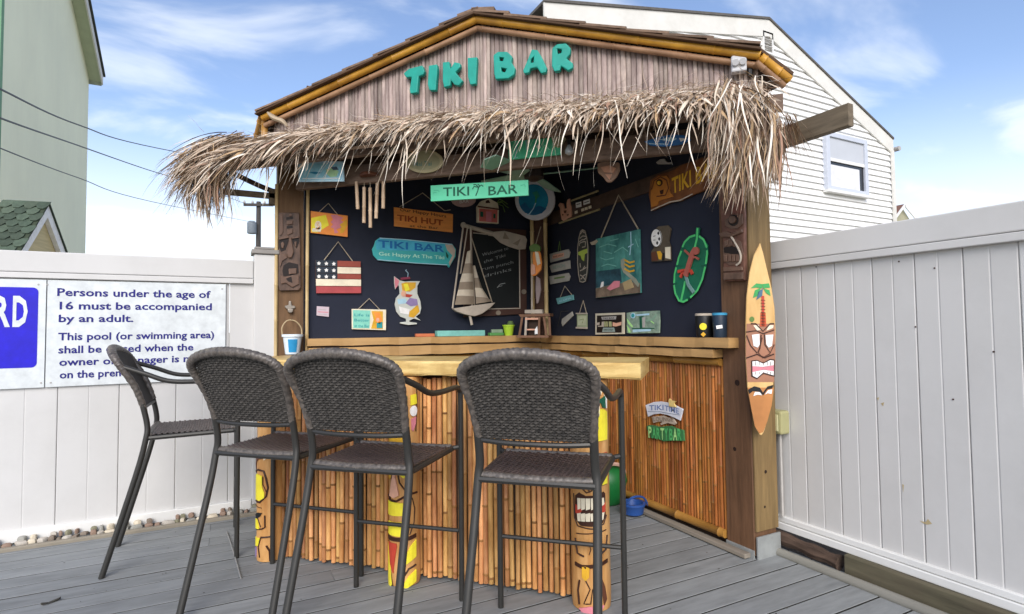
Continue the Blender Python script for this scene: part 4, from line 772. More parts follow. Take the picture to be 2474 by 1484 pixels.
for r_ in range(3):
    for c_ in range(3):
        cx, cy = 233+c_*72, 767+r_*63+c_*2.5; sp = []
        for k in range(10): rd = 21 if k % 2 == 0 else 12; sp.append((cx+rd*math.sin(k*math.pi/5), cy-rd*math.cos(k*math.pi/5)))
        art(sp, WHITE, .0085, .002, 'star')
rope([(285, 735), (420, 558), (562, 748)], .004)
o, art, st, tx, rope = sign('small_card', 'tiny pink and white card stuck low on the dark wall', 'card', WLF, ZA, [(215, 1178), (335, 1186), (332, 1282), (212, 1268)], .003, mat('card', '#cdbcc4', .6)); st([(225, 1232), (325, 1238)], .006, PINK); st([(230, 1210), (300, 1213)], .003, GREY); st([(230, 1255), (310, 1260)], .003, GREY)
o, art, st, tx, rope = sign('beach_plaque', 'small white framed hanging plaque with turquoise writing and an orange figure', 'sign', WLF, ZA, [(550, 1205), (882, 1212), (880, 1410), (552, 1400)], .012, CREAM)
art([(562, 1215), (730, 1220), (720, 1392), (562, 1390)], paint('aqua', '#7fc7b4')); art([(740, 1225), (850, 1228), (850, 1398), (735, 1395), (760, 1310)], GOLD); art([(755, 1235), (820, 1240), (845, 1310), (820, 1350), (770, 1320), (780, 1290)], ORNG, .001); art([(790, 1340), (845, 1330), (845, 1390), (790, 1390)], TEALD, .001); art(circ((800, 1310), 16, 20, 10), PEACH, .002)
for y_, s in ((1275, 'Life is'), (1325, 'Better'), (1380, 'at the Bar')): tx(s, (575, y_), (720, y_+3), .022, TEALD, .01, .001)
rope([(615, 1207), (718, 1105), (820, 1210)])
o, art, st, tx, rope = sign('tiki_house_sign', 'orange wooden hanging sign with burnt brown lettering', 'sign', WLF, ZB, [(290, 225), (858, 292), (855, 468), (292, 408)], .014, mat('orange wood', '#ef9747', .6, .15, 5, (1, 1, 8), dirt=.3, dcol=(.45, .2, .08)))
BO = paint('burnt orange', '#9a4418'); tx('Our Happy Hours', (345, 262), (792, 326), .026, DBROWN, .012); tx('TIKI HUT', (318, 352), (762, 402), .048, BO, .03); tx('at the Bar', (440, 415), (715, 438), .020, BROWN, .01); rope([(345, 222), (566, 88), (780, 258), (835, 250)], .004)
o, art, st, tx, rope = sign('surfboard_sign', 'long turquoise rounded board reading TIKI BAR in blue', 'sign', WLF, ZB, [(95, 600), (110, 550), (150, 520), (400, 535), (700, 565), (850, 580), (885, 630), (882, 700), (835, 780), (818, 808), (800, 785), (500, 768), (200, 745), (130, 735), (90, 690), (78, 632)], .016, mat('turquoise board', '#3fb3b4', .5, .15, 2, (1, 1, 3), dirt=.2, dcol=(.3, .6, .6)), bevel=.003)
art([(110, 560), (150, 525), (700, 572), (780, 585), (760, 660), (120, 635)], paint('water blue', '#43a8c4')); tx('TIKI BAR', (135, 612), (775, 660), .060, paint('royal blue', '#1769a8'), .02, .001); tx('Get Happy At The Tiki', (142, 690), (772, 728), .030, paint('pale mint', '#b6ecd0'), .01, .001)
art([(780, 585), (850, 588), (878, 640), (870, 700), (825, 790), (815, 760), (850, 690), (800, 640)], SILVER, .001); art([(785, 650), (812, 690), (808, 725), (790, 700)], DGREEN, .002)
st([(150, 524), (400, 539), (700, 569), (845, 584)], .006, LBLUE, .001); st([(130, 732), (500, 765), (800, 782)], .006, LBLUE, .001)
o, art, st, tx, rope = sign('cocktail_cutout', 'hurricane cocktail glass cut-out with pink fruit and painted fish', 'wall decoration', WLF, ZB, [(292, 890), (345, 930), (395, 942), (450, 938), (540, 938), (515, 985), (515, 1060), (545, 1130), (552, 1200), (540, 1250), (500, 1280), (525, 1300), (550, 1318), (480, 1298), (436, 1320), (440, 1330), (512, 1340), (510, 1352), (430, 1360), (348, 1346), (350, 1334), (408, 1328), (406, 1300), (350, 1280), (312, 1230), (298, 1160), (310, 1100), (345, 1060), (340, 990), (318, 950), (320, 990), (302, 1018), (292, 960)], .012, mat('cutout pale', '#c9cdc4', .45))
art([(296, 896), (340, 935), (330, 975), (305, 1010), (296, 960)], PINK); art([(360, 960), (400, 948), (500, 950), (498, 1000), (440, 1040), (370, 1030)], GOLD); art([(380, 965), (420, 960), (440, 1020), (400, 1040)], YEL, .001); art(circ((382, 1058), 26, 30, 12), PEACH, .002); art([(400, 1060), (470, 1070), (440, 1095), (400, 1090)], RED, .002); art([(320, 1110), (400, 1105), (420, 1150), (330, 1160)], LBLUE, .001); art([(400, 1150), (440, 1100), (510, 1110), (520, 1170), (450, 1180)], PURP, .002); art([(335, 1180), (440, 1210), (430, 1260), (350, 1245)], WHITE, .002); art([(440, 1230), (520, 1160), (535, 1230), (480, 1290), (430, 1280)], GOLD, .001)
st([(345, 925), (440, 905), (450, 912)], .007, BROWN, 0); st([(422, 905), (425, 860), (400, 832), (412, 828)], .008, paint('straw blue', '#8aa5b5'), 0); art([(350, 905), (440, 895), (444, 918), (360, 925)], paint('umbrella rose', '#7c2f45'), .001)
# chalkboard
o, art, st, tx, rope = sign('chalkboard', 'brown framed chalkboard with faint white chalk writing behind the driftwood sailboat', 'chalkboard', WLF, ZC, [(150, 170), (772, 205), (775, 1040), (150, 1075)], .018, mat('chalkboard frame', '#4b332b', .6, .25, 4))
art([(240, 235), (695, 285), (700, 975), (240, 1000)], mat('slate', '#14191a', .7, .2, 2), .0005, .0012, 'slate_panel'); st([(700, 290), (705, 985), (240, 995)], .010, SILVER, .001, t=.006); st([(240, 235), (700, 285)], .008, SILVER, .001, t=.006)
CH = mat('chalk', '#8e9290', .9, .3, 60); yy = 470
for ln, (x0, y0, x1, s) in enumerate(((330, 470, 590, 'Welcome to'), (345, 540, 560, 'the Tiki'), (330, 610, 640, 'rum punch'), (350, 680, 620, 'drinks'))): tx(s, (x0, y0), (x1, y0-70), .030, CH, -.006, .002)
st([(480, 780), (510, 745), (560, 735)], .007, CH, .002); st([(490, 770), (530, 760)], .005, CH, .002)
for x_, y_, r_ in ((490, 1030, 24), (745, 820, 24)): art(circ((x_, y_), r_, r_, 12), DRIFT, 0, .008, 'stud')
# paddle above the board
pd_ = thing('wooden_paddle', 'weathered grey canoe paddle laid across the top of the chalkboard', 'paddle', (1.9, 4.57, 2.0)); PF = Frame('y', 4.565)
plate('paddle_blade', PF, PF.P(ZC, [(400, 225), (560, 212), (700, 248), (765, 265), (785, 300), (770, 395), (700, 400), (600, 368), (520, 330), (450, 265), (400, 258)]), 0, .014, SILVER, pd_, bevel=.004)
a, b = PF.P(ZC, [(150, 155), (440, 240)]); MB().tube([PF.p(*a, .01), PF.p(*b, .01)], [.018, .020], 8).build('paddle_shaft', SILVER, pd_, True); MB().lathe(PF.p(a[0], a[1], -.005), [(.012, 0), (.026, .008), (.026, .022), (.012, .03)], 12, axis=(0, -1, 0)).build('paddle_grip', SILVER, pd_, True)
for p in ([(560, 225), (610, 300), (540, 290)], [(640, 340), (720, 290), (690, 360)]): plate('carved_notch', PF, PF.P(ZC, p), .0145, .001, DRIFT, pd_)
# sailboat
sb = thing('sailboat_model', 'driftwood sailboat model with striped fabric sails hung in front of the chalkboard', 'model boat', (1.75, 4.53, 1.35)); SF = Frame('y', 4.53); z = ZC
SAIL = paint('sail cream', '#c6baa6', rough=.9); SAILD = paint('sail taupe', '#8d7f6e', rough=.9)
def sail(lines):      # horizontal bands between two edges
    for i in range(len(lines)-1):
        (l0, r0), (l1, r1) = lines[i], lines[i+1]; q = []; mb = MB(); n = 6; vs = []
        for (l, r) in (lines[i], lines[i+1]):
            A_, B_ = SF.ab(*z(*l)), SF.ab(*z(*r))
            for k in range(n+1): t = k/n; vs.append(SF.p(A_[0]+(B_[0]-A_[0])*t, A_[1]+(B_[1]-A_[1])*t, .02+.03*math.sin(math.pi*t)))
        o_ = len(vs); vs += [v+Vector((0, .004, 0)) for v in vs]; mb.add(vs, [(k, k+1, n+2+k, n+1+k) for k in range(n)]+[(o_+k, o_+k+1, o_+n+2+k, o_+n+1+k) for k in range(n)]+[(n+1+k, n+2+k, o_+n+2+k, o_+n+1+k) for k in range(n)]); mb.build('sail_stripe', SAIL if i % 2 == 0 else SAILD, sb, True)
sail([((185, 420), (225, 400)), ((160, 540), (232, 540)), ((135, 640), (238, 640)), ((110, 725), (240, 720)), ((95, 800), (245, 800)), ((80, 860), (248, 865)), ((60, 950), (252, 945))][0:7])
sail([((245, 560), (250, 565)), ((255, 680), (300, 690)), ((262, 780), (335, 790)), ((270, 870), (395, 885)), ((272, 940), (430, 915))])
def rod(p, q, r, m=SILVER, nm='spar', n=.012): MB().tube([SF.p(*SF.ab(*z(*p)), n), SF.p(*SF.ab(*z(*q)), n)], r, 6).build(nm, m, sb, True)
rod((222, 170), (235, 990), .009); rod((148, 165), (40, 985), .008); rod((225, 265), (435, 925), .005, ROPE); rod((190, 180), (120, 640), .006); rod((242, 560), (262, 960), .005, DRIFT)
hp_ = SF.P(z, [(32, 988), (120, 975), (250, 955), (455, 928), (400, 985), (320, 1040), (250, 1065), (160, 1050), (70, 1020)])
mb = MB(); mb.prism(SF, hp_, .0, .05); mb.build('hull', SILVER, sb, False, .008); rod((205, 1040), (230, 1150), .012, SILVER, 'keel', .02)
# birdhouse, round sign
o, art, st, tx, rope = sign('bar_birdhouse', 'little red and cream hut plaque with a palm hanging beside the clock', 'wall decoration', WLF, ZH, [(1262, 905), (1300, 850), (1390, 820), (1480, 870), (1492, 930), (1488, 1090), (1262, 1075)], .03, CREAM)
art([(1280, 930), (1475, 945), (1472, 1080), (1280, 1065)], paint('coral', '#c86a62'), 0, .004); art([(1262, 900), (1490, 932), (1486, 945), (1264, 915)], BROWN, .002, .006, 'eave'); art([(1290, 962), (1322, 965), (1322, 1020), (1290, 1017)], DGREEN, .004); art([(1430, 985), (1452, 987), (1452, 1035), (1430, 1033)], DGREEN, .004); art([(1352, 960), (1410, 965), (1410, 1072), (1352, 1068)], PINK, .004); art([(1350, 850), (1378, 835), (1400, 870), (1350, 872)], DBROWN, .001)
for p in ([(1480, 870), (1530, 860), (1570, 900), (1600, 920)], [(1480, 865), (1540, 845), (1590, 880)], [(1490, 880), (1540, 900), (1560, 965)], [(1480, 860), (1500, 830), (1540, 840)], [(1480, 870), (1460, 900), (1490, 950)]): st(p, .008, DKGREEN, -.01, 'palm_leaf')
o, art, st, tx, rope = sign('round_plaque', 'round dusty pink plaque partly hidden by the hanging TIKI BAR plank', 'sign', Frame('y', 4.597), ZH, circ((1125, 830), 132, 78, 24), .01, paint('dusty pink', '#b99c98')); tx('BAR', (1080, 870), (1180, 860), .03, WHITE)
# wind chime
wc = thing('wind_chime', 'bamboo wind chime with five tubes hanging at the left of the header beam', 'wind chime', HD.p(*HD.ab(888, 540), 0))
for x0, y0, x1, y1 in ((525, 290, 535, 490), (582, 330, 580, 590), (625, 335, 627, 625), (678, 300, 668, 558), (722, 290, 720, 485)):
    zc = zoom(1100, 550, 1100/2040); a = HD.ab(*zc(x0, y0)); b = HD.ab(*zc(x1, y1)); mb = MB(); bamboo(mb, HD.p(*a, -.03), HD.p(*b, -.03), .0125, 8, .12); mb.build('chime_tube', mat('chime bamboo', '#b09478', .5, .2, 6, col2='#d1b89c'), wc, True); MB().tube([HD.p(*a, -.03), HD.p(a[0], a[1]+.06, -.03)], .002, 4).build('chime_cord', ROPE, wc)
a = HD.ab(888, 425); MB().lathe(HD.p(a[0], a[1], -.03), [(.07, 0), (.075, .01), (.07, .022)], 16).build('chime_cap', BROWN, wc, True)
# --- hung from the header beam (plane d)
HB = Frame('d', 4.935)
o, art, st, tx, rope = sign('ocean_sign', 'pale blue rectangular sign with a green fish at the left end of the header', 'sign', Frame('d', 4.88), zoom(1100, 550, 1100/2040), [(148, 155), (470, 162), (475, 305), (150, 308)], .012, LBLUE, .03)
art([(165, 175), (455, 180), (458, 290), (166, 293)], paint('sea blue', '#8cc5d6')); art([(220, 240), (270, 236), (320, 244), (270, 254)], MBLUE, .001); art([(350, 220), (400, 205), (440, 235), (425, 270), (380, 275), (350, 250)], paint('fish green', '#9fc79a'), .001); art([(385, 205), (425, 200), (440, 222), (400, 225)], paint('slate blue', '#44586b'), .002)
st([(180, 285), (450, 283)], .006, WHITE, .001)
o, art, st, tx, rope = sign('oval_sign', 'oval cream sign with faded green lettering on the header beam', 'sign', HB, ZH, [(510+205+205*math.cos(t*math.pi/14), 420+125*math.sin(t*math.pi/14)) for t in range(28)], .012, mat('oval cream', '#bdb38e', .6, .1), .006); art([(712+175*math.cos(t*math.pi/12), 420+98*math.sin(t*math.pi/12)) for t in range(24)], paint('oval sage', '#a3a07f')); tx('Mai Tai', (610, 475), (800, 468), .032, paint('faded teal', '#6d8f84'), .01, .002)
art([(560, 280), (600, 240), (640, 250), (650, 320), (600, 340), (570, 320)], GOLD, 0, .006, 'palm_leaf')
o, art, st, tx, rope = sign('green_plank_sign', 'bright green plank sign with a white knob and rope loops on the header beam', 'sign', HB, ZH, [(1620, 210), (2160, 165), (2185, 350), (1625, 405)], .014, paint('jade', '#4fbd90'), .006); st([(1700, 200), (1712, 290), (1690, 390), (1720, 380)], .005, LBLUE); st([(1810, 200), (1815, 300)], .006, LBLUE); art(circ((1945, 268), 18, 22, 10), WHITE, 0, .008, 'knob'); st([(1850, 320), (1900, 240), (1960, 330), (2010, 250), (2060, 300)], .006, paint('pale jade', '#a6e3c8'))
st([(1660, 215), (1700, 180), (1750, 160), (1745, 210)], .009, WHITE, .01, 'shell')
art([(2080, 170), (2120, 130), (2200, 130), (2240, 190), (2200, 250), (2160, 280), (2120, 270)], paint('oval sage', '#a3a07f'), 0, .02, 'shell'); art([(1580, 250), (1620, 240), (1645, 270), (1620, 300), (1585, 280)], SILVER, 0, .02, 'shell')
o, art, st, tx, rope = sign('tiki_bar_plank', 'mint green hanging plank stencilled TIKI BAR in dark green in front of the clock', 'sign', Frame('d', 5.0), ZH, [(785, 680), (1828, 620), (1832, 785), (788, 848)], .016, mat('mint plank', '#62cfa4', .55, .1, 3, (1, 1, 5), dirt=.15, dcol=(.35, .6, .5)), .0)
tx('TIKI', (920, 795), (1200, 785), .062, DGREEN, .012); tx('BAR', (1405, 785), (1720, 762), .062, DGREEN, .012); st([(1270, 790), (1290, 740), (1300, 700)], .008, DGREEN); 
for p in ([(1300, 700), (1250, 690), (1235, 720)], [(1300, 700), (1270, 670), (1245, 672)], [(1300, 700), (1330, 675), (1350, 690)], [(1300, 700), (1310, 680), (1290, 665)]): st(p, .007, DGREEN)
for p in ([(820, 735), (860, 730), (880, 745)], [(815, 760), (850, 755)], [(1750, 680), (1790, 670), (1800, 690)]): st(p, .004, paint('mint shade', '#43a783'))
o, art, st, tx, rope = sign('wave_clock', 'round clock with a white rim and a blue wave face in the back corner', 'clock', Frame('d', 6.86), ZH, circ((1905, 833), 214, 218, 36), .03, mat('clock rim', '#d3d4da', .4), .0, bevel=.006)
art(circ((1890, 835), 158, 165, 32), mat('clock face', '#1b7fae', .25, .3, 5, col2='#2fa0c4', spec=.6), 0, .004); art([(1750, 900), (1800, 860), (1850, 930), (1960, 900), (2030, 930), (1980, 980), (1890, 1000), (1800, 975)], paint('clock deep blue', '#15628f'), .004); st([(1915, 870), (1890, 930), (1850, 985), (1820, 1000)], .009, LBLUE, .006, 'clock_hand'); st([(1915, 870), (1920, 790)], .012, GREEN, .006, 'clock_hand'); art([(1880, 760), (1930, 740), (1960, 800), (1920, 830)], paint('clock green', '#2c8f7e'), .005)
# ceiling fan
fc = at(1290, 424, 'z', 2.42); fan = thing('ceiling_fan', 'ceiling fan with pale green blades hanging inside the hut behind the header beam', 'ceiling fan', fc)
MB().lathe(fc+Vector((0, 0, -.02)), [(.03, -.02), (.07, 0), (.075, .05), (.04, .08), (.015, .09), (.015, .35)], 16).build('motor', mat('fan hub', '#2b211e', .5), fan, True)
BLD = mat('fan blade', '#86a894', .5, .1, 4)
for k, g in enumerate((-48, 42, 112, 200)):
    g = math.radians(g); d = Vector((math.cos(g), math.sin(g), 0)); s_ = Vector((-d.y, d.x, 0)); P = [(.08, -.03), (.16, -.055), (.46, -.07), (.50, 0), (.46, .07), (.16, .055), (.08, .03)]
    mb = MB(); mb.add([fc+d*a+s_*b+Vector((0, 0, b*.35)) for a, b in P]+[fc+d*a+s_*b+Vector((0, 0, b*.35+.008)) for a, b in P], [(0, 1, 2, 3, 4, 5, 6), (13, 12, 11, 10, 9, 8, 7)]+[(i, (i+1) % 7, 7+(i+1) % 7, 7+i) for i in range(7)]); mb.build('fan_blade', BLD, fan)
# pendant bulbs under the roof
for px, py, lab in ((1375, 362, 'small clear glass bulb hanging right of the green plank sign'), (1716, 332, 'small clear glass bulb hanging near the right post')):
    c = at(px, py, 'd', 4.88); b_ = thing('glass_bulb', lab, 'bulb', c, 'glass bulbs along the header'); MB().lathe(c+Vector((0, 0, -.035)), [(.008, 0), (.026, .012), (.028, .03), (.018, .05), (.010, .065)], 12).build('bulb_glass', mat('bulb glass', '#a9b0b4', .1, spec=.8), b_, True); MB().lathe(c+Vector((0, 0, .03)), [(.011, 0), (.012, .03), (.006, .034)], 10).build('socket', BLACK, b_, True); MB().tube([c+Vector((0, 0, .06)), c+Vector((0, 0, .2))], .003, 5).build('cord', BLACK, b_)
# blue surfboard on the header right, pale face on the wall
z6 = zoom(1800, 0, 1700/2474)
o, art, st, tx, rope = sign('blue_board_sign', 'small blue and white fish shaped board under the thatch on the right of the header', 'sign', HB, z6, [(1045, 810), (1120, 785), (1200, 770), (1270, 775), (1310, 800), (1260, 825), (1160, 838), (1080, 832)], .012, paint('board blue', '#2f6aa5'), .006); art([(1130, 800), (1200, 785), (1230, 795), (1200, 812)], LBLUE); art([(1240, 790), (1290, 795), (1250, 812)], WHITE); st([(1070, 822), (1180, 826)], .005, LBLUE)
o, art, st, tx, rope = sign('shell_mask', 'pale pinkish carved shell shaped mask hanging below the header', 'mask', Frame('d', 5.3), z6, [(778, 935), (840, 922), (905, 930), (908, 970), (890, 1010), (860, 1040), (835, 1042), (810, 1010), (782, 985)], .03, mat('mask pink', '#a88a78', .7, .2, 12), .0, bevel=.01); art([(800, 960), (850, 950), (885, 965), (870, 990), (820, 988)], PEACH, 0, .012); art([(825, 1000), (865, 1000), (850, 1030)], PEACH, 0, .01)
o, art, st, tx, rope = sign('pelican_sign', 'dark bat-like silhouette ornament above the carved TIKI BAR sign', 'wall decoration', WRF, ZE, [(185, 75), (215, 50), (250, 45), (270, 70), (315, 75), (300, 88), (200, 88)], .01, GREY, .012)
# corner: parrot, stand, lantern
pc = thing('hanging_parrot', 'orange and white carved parrot with a green head hanging in the back corner', 'wall decoration', (2.4, 4.4, 1.6)); CF = Frame('d', 6.85)
plate('body', CF, CF.P(ZC, [(860, 410), (900, 395), (930, 430), (945, 520), (940, 600), (905, 640), (880, 660), (850, 665), (835, 640), (860, 560), (850, 470)]), 0, .03, ORNG, pc, bevel=.006); plate('wing', CF, CF.P(ZC, [(880, 420), (912, 430), (935, 540), (905, 560), (890, 500)]), .03, .01, CREAM, pc); plate('wing', CF, CF.P(ZC, [(845, 540), (880, 560), (885, 640), (850, 655), (838, 630)]), .03, .01, PEACH, pc); plate('head', CF, CF.P(ZC, [(820, 375), (860, 345), (900, 345), (935, 375), (930, 415), (880, 425), (830, 420)]), 0, .04, DKGREEN, pc, bevel=.008); plate('tail', CF, CF.P(ZC, [(885, 660), (925, 690), (935, 800), (910, 930), (890, 940), (880, 800)]), 0, .025, paint('tail mauve', '#8a7a78'), pc, bevel=.005)
MB().tube([CF.p(*CF.ab(*ZC(880, 345)), .01), CF.p(*CF.ab(*ZC(930, 170)), .01)], .004, 5).build('cord', ROPE, pc); MB().tube([CF.p(*CF.ab(*ZC(842, 660)), .01), CF.p(*CF.ab(*ZC(842, 1000)), .01)], .008, 6).build('perch', SILVER, pc, True)
ln = thing('tiki_hut_lantern', 'brown miniature stilt hut lantern standing in the corner on the shelf', 'lantern', CF.p(*CF.ab(*ZC(860, 1275)), 0)); LF = Frame('d', 6.70)
def lq(pts, off, th, m, nm): return plate(nm, LF, LF.P(ZC, pts), off, th, m, ln, bevel=.002)
LB = mat('lantern wood', '#7b5a44', .6, .25, 10)
lq([(690, 1255), (1010, 1255), (1010, 1278), (690, 1278)], -.12, .14, LB, 'base'); lq([(710, 1045), (1020, 1035), (1020, 1062), (730, 1072)], -.12, .14, LB, 'top_board'); lq([(765, 1000), (940, 995), (945, 1035), (765, 1035)], -.05, .05, SILVER, 'block')
for x0, x1 in ((735, 705), (775, 765), (905, 900), (950, 975), (1005, 1010)): lq([(x0, 1070), (x0+20, 1070), (x1+22, 1255), (x1, 1255)], 0, .012, LB if x0 != 775 else SILVER, 'stilt')
lq([(790, 1090), (900, 1090), (900, 1250), (790, 1250)], -.05, .01, mat('lantern inside', '#3b2b20', .7), 'back_panel'); lq([(775, 1080), (905, 1078), (905, 1098), (775, 1100)], .004, .01, PEACH, 'rail'); lq([(790, 1190), (900, 1188), (900, 1202), (790, 1204)], .0, .01, PEACH, 'rail'); lq([(870, 1195), (895, 1160), (900, 1240), (870, 1245)], .002, .01, WHITE, 'figure')
# shelf things on the left
def shelf_box(nm, lab, cat, pts, m, y=4.52, d=.05):
    a = Frame('y', y); P = a.P(ZC if nm != 'x' else ID, pts); z0 = 1.2635; xs = [p[0] for p in P]; zt = max(p[1] for p in P); o = MB().box(min(xs), y, z0, max(xs), y+d, max(zt, z0+.012)).build(nm, m, None, False, .004); return tag(o, lab, cat)
shelf_box('orange_tray', 'flat orange tray at the left of the items on the back ledge', 'tray', [(-315, 1238), (-130, 1255)], paint('terracotta', '#c9744e')); shelf_box('aqua_board', 'long flat aqua board lying on the back ledge', 'board', [(-105, 1208), (372, 1250)], paint('aqua board', '#7fc0b5'), 4.515, .07)
shelf_box('green_box', 'low green box left of the lime bucket on the ledge', 'box', [(420, 1228), (560, 1250)], paint('mid green', '#5d9a56'), 4.51, .05); a = shelf_box('grey_box', 'low grey box behind the green box on the ledge', 'box', [(440, 1195), (550, 1228)], paint('sage box', '#8fa58c'), 4.565, .028)
YF = Frame('y', 4.52); A_, B_ = YF.ab(*ZC(562, 1150)), YF.ab(*ZC(668, 1250)); w_ = (B_[0]-A_[0])/2; hh = A_[1]-1.263
cup = thing('lime_bucket', 'small lime green bucket on the back ledge below the chalkboard', 'bucket', (A_[0]+w_, 4.53, 1.263)); MB().lathe((A_[0]+w_, 4.54, 1.2632), [(w_*.68, 0), (w_*.95, hh*.86), (w_*1.06, hh*.88), (w_*1.06, hh), (w_*.9, hh), (w_*.62, .006)], 20).build('bucket_body', paint('lime', '#b2d63a'), cup, True); MB().lathe((A_[0]+w_+.02, 4.54, 1.2632+hh*.8), [(.02, 0), (.032, .03), (.02, .055)], 10).build('bucket_contents', paint('olive contents', '#5f7548'), cup, True)
# --- right wall
o, art, st, tx, rope = sign('bamboo_tiki_sign', 'black sign framed by two bamboo sticks with a tan tiki mask', 'sign', WRF, ZO, [(250, 210), (760, 90), (770, 340), (255, 520)], .008, BLACK)
for p, q in (((400, 205), (790, 62)), ((225, 530), (810, 330))):
    mb = MB(); bamboo(mb, WRF.p(*WRF.ab(*ZO(*p)), .016), WRF.p(*WRF.ab(*ZO(*q)), .016), .0085, 8, .09); mb.build('bamboo_stick', mat('stick bamboo', '#a89c74', .5, .2), o, True)
art([(215, 270), (245, 235), (290, 245), (300, 300), (320, 330), (345, 310), (340, 250), (355, 190), (385, 175), (390, 240), (405, 300), (412, 400), (400, 440), (350, 460), (300, 500), (270, 480), (250, 380), (245, 310)], PEACH, .002, .01, 'mask_figure'); art([(300, 350), (345, 345), (335, 385), (310, 385)], BROWN, .013); art([(275, 395), (300, 400), (290, 430)], BROWN, .013); art([(345, 410), (375, 395), (365, 430)], BROWN, .013)
art([(460, 235), (540, 215), (545, 290), (465, 310)], WHITE, .001); art([(570, 205), (665, 175), (668, 240), (575, 268)], WHITE, .001); st([(475, 262), (530, 247)], .006, BLACK, .003); st([(590, 235), (655, 212)], .006, BLACK, .003)
for x_ in (445, 540, 590, 645): y_ = 375-(x_-445)*.36; art([(x_, y_-18), (x_+42, y_-32), (x_+45, y_+8), (x_+2, y_+22)], CREAM, .001)
o, art, st, tx, rope = sign('carved_tiki_sign', 'carved brown sign with a tiki face and yellow TIKI BAR letters under the thatch', 'sign', WRF, ZE, [(130, 330), (145, 215), (200, 175), (330, 135), (380, 100), (470, 70), (560, 40), (660, 20), (720, 10), (720, 220), (640, 265), (560, 300), (480, 330), (380, 380), (300, 392), (215, 430), (150, 458), (145, 400)], .02, mat('sign brown', '#6d4024', .5, .3, 5, (2, 2, 2), .001, col2='#8d5a33'), bevel=.005)
art([(150, 340), (165, 220), (215, 185), (275, 180), (300, 210), (300, 300), (330, 345), (215, 380), (200, 415), (155, 430)], mat('sign tan', '#b5732f', .5, .2, 8), 0, .006, 'carved_face'); art(circ((222, 235), 26, 28, 14), DBROWN, .006); art(circ((220, 238), 15, 16, 12), GOLD, .008); art([(225, 300), (255, 290), (250, 325), (232, 328)], DBROWN, .007); st([(160, 290), (180, 220), (230, 190), (280, 215), (295, 280), (270, 335), (200, 345)], .008, BROWN, .007)
tx('TIKI BAR', (318, 322), (690, 172), .105, GOLD, .02, .001); st([(150, 455), (215, 425), (300, 388), (380, 375), (480, 325)], .008, SILVER, .0)
o, art, st, tx, rope = sign('mini_surfboard', 'small upright surfboard with white patterns and a lime green centre on the right wall', 'surfboard', WRF, ZO, [(565, 618), (600, 640), (630, 740), (650, 870), (648, 1050), (635, 1250), (610, 1370), (570, 1388), (528, 1380), (505, 1270), (490, 1100), (490, 900), (510, 740), (535, 645)], .014, paint('grey ink', '#3a3c38'), bevel=.003)
B0 = [(565, 622), (600, 645), (628, 745), (645, 870), (643, 1050), (630, 1250), (606, 1368), (570, 1384), (530, 1376), (508, 1270), (494, 1100), (494, 900), (513, 745), (537, 650), (565, 622)]
st(B0, .007, SILVER, 0)
for p in ([(530, 690), (565, 650), (595, 670)], [(525, 750), (570, 715), (615, 720)], [(520, 800), (560, 770), (590, 770), (618, 745)], [(520, 860), (525, 820), (570, 800), (610, 795)], [(610, 800), (605, 870), (560, 880)], [(530, 1110), (535, 1170)], [(600, 1150), (570, 1200), (530, 1220)], [(560, 1210), (620, 1170)], [(530, 1280), (570, 1300), (610, 1270)], [(540, 1340), (575, 1310), (600, 1345)]): st(p, .0075, SILVER, 0)
art([(505, 950), (570, 920), (635, 900), (638, 960), (600, 980), (590, 1080), (560, 1060), (540, 1000), (508, 990)], paint('lime centre', '#a9bd52'), .001)
w3 = paint('driftwood white', '#a9a69c', rough=.8)
o, art, st, tx, rope = sign('arrow_boards', 'stack of three bleached arrow boards hanging beside the bamboo corner', 'sign', WRF, ZO, [(78, 975), (350, 905), (375, 950), (355, 1030), (88, 1100)], .01, w3); art([(130, 990), (290, 955), (290, 1010), (120, 1050)], PEACH)
plate('board', WRF, WRF.P(ZO, [(78, 1150), (110, 1130), (370, 1068), (378, 1185), (110, 1245)]), .004, .01, w3, o, bevel=.0015); plate('board', WRF, WRF.P(ZO, [(75, 1300), (350, 1250), (376, 1300), (355, 1365), (88, 1415)]), .004, .01, w3, o, bevel=.0015); st([(150, 1330), (300, 1305)], .014, DKGREEN); tx('BEACH', (130, 1195), (300, 1160), .028, paint('sea green grey', '#7d9a8c')); tx('THIS WAY', (135, 1035), (285, 1000), .016, BROWN, .01, .002); rope([(200, 930), (225, 790), (235, 925)], .003, DKGREEN)
o, art, st, tx, rope = sign('teal_hanging_sign', 'narrow teal hanging board on a cord below the arrow boards', 'sign', WRF, ZD, [(138, 1085), (300, 1050), (305, 1098), (155, 1142)], .01, paint('muted teal', '#6aa5a6')); rope([(175, 1075), (222, 968), (285, 1050)], .003); tx('ALOHA', (165, 1122), (285, 1088), .016, LBLUE)
o, art, st, tx, rope = sign('white_arrow', 'little white arrow board tilted steeply upward near the shelf', 'sign', WRF, ZD, [(195, 1280), (290, 1210), (300, 1248), (200, 1350), (190, 1318)], .01, w3); st([(205, 1315), (285, 1240)], .004, GREY); st([(150, 1350), (180, 1210), (250, 1205)], .003, paint('cord dark', '#4b4a44'), -.008)
o, art, st, tx, rope = sign('scroll_sign', 'small pale green hanging scroll with silver rods', 'sign', WRF, ZD, [(332, 1228), (430, 1228), (430, 1372), (332, 1368)], .004, paint('scroll green', '#9aa583')); art([(342, 1250), (420, 1250), (420, 1340), (342, 1340)], paint('scroll pale', '#b5bb9b')); art([(328, 1355), (434, 1358), (434, 1374), (328, 1370)], SILVER, 0, .008, 'rod'); art([(328, 1222), (434, 1222), (434, 1234), (328, 1234)], SILVER, 0, .008, 'rod'); rope([(358, 1225), (398, 1105), (425, 1225)], .003); st([(360, 1290), (400, 1280), (385, 1320)], .004, DKGREEN, .002)
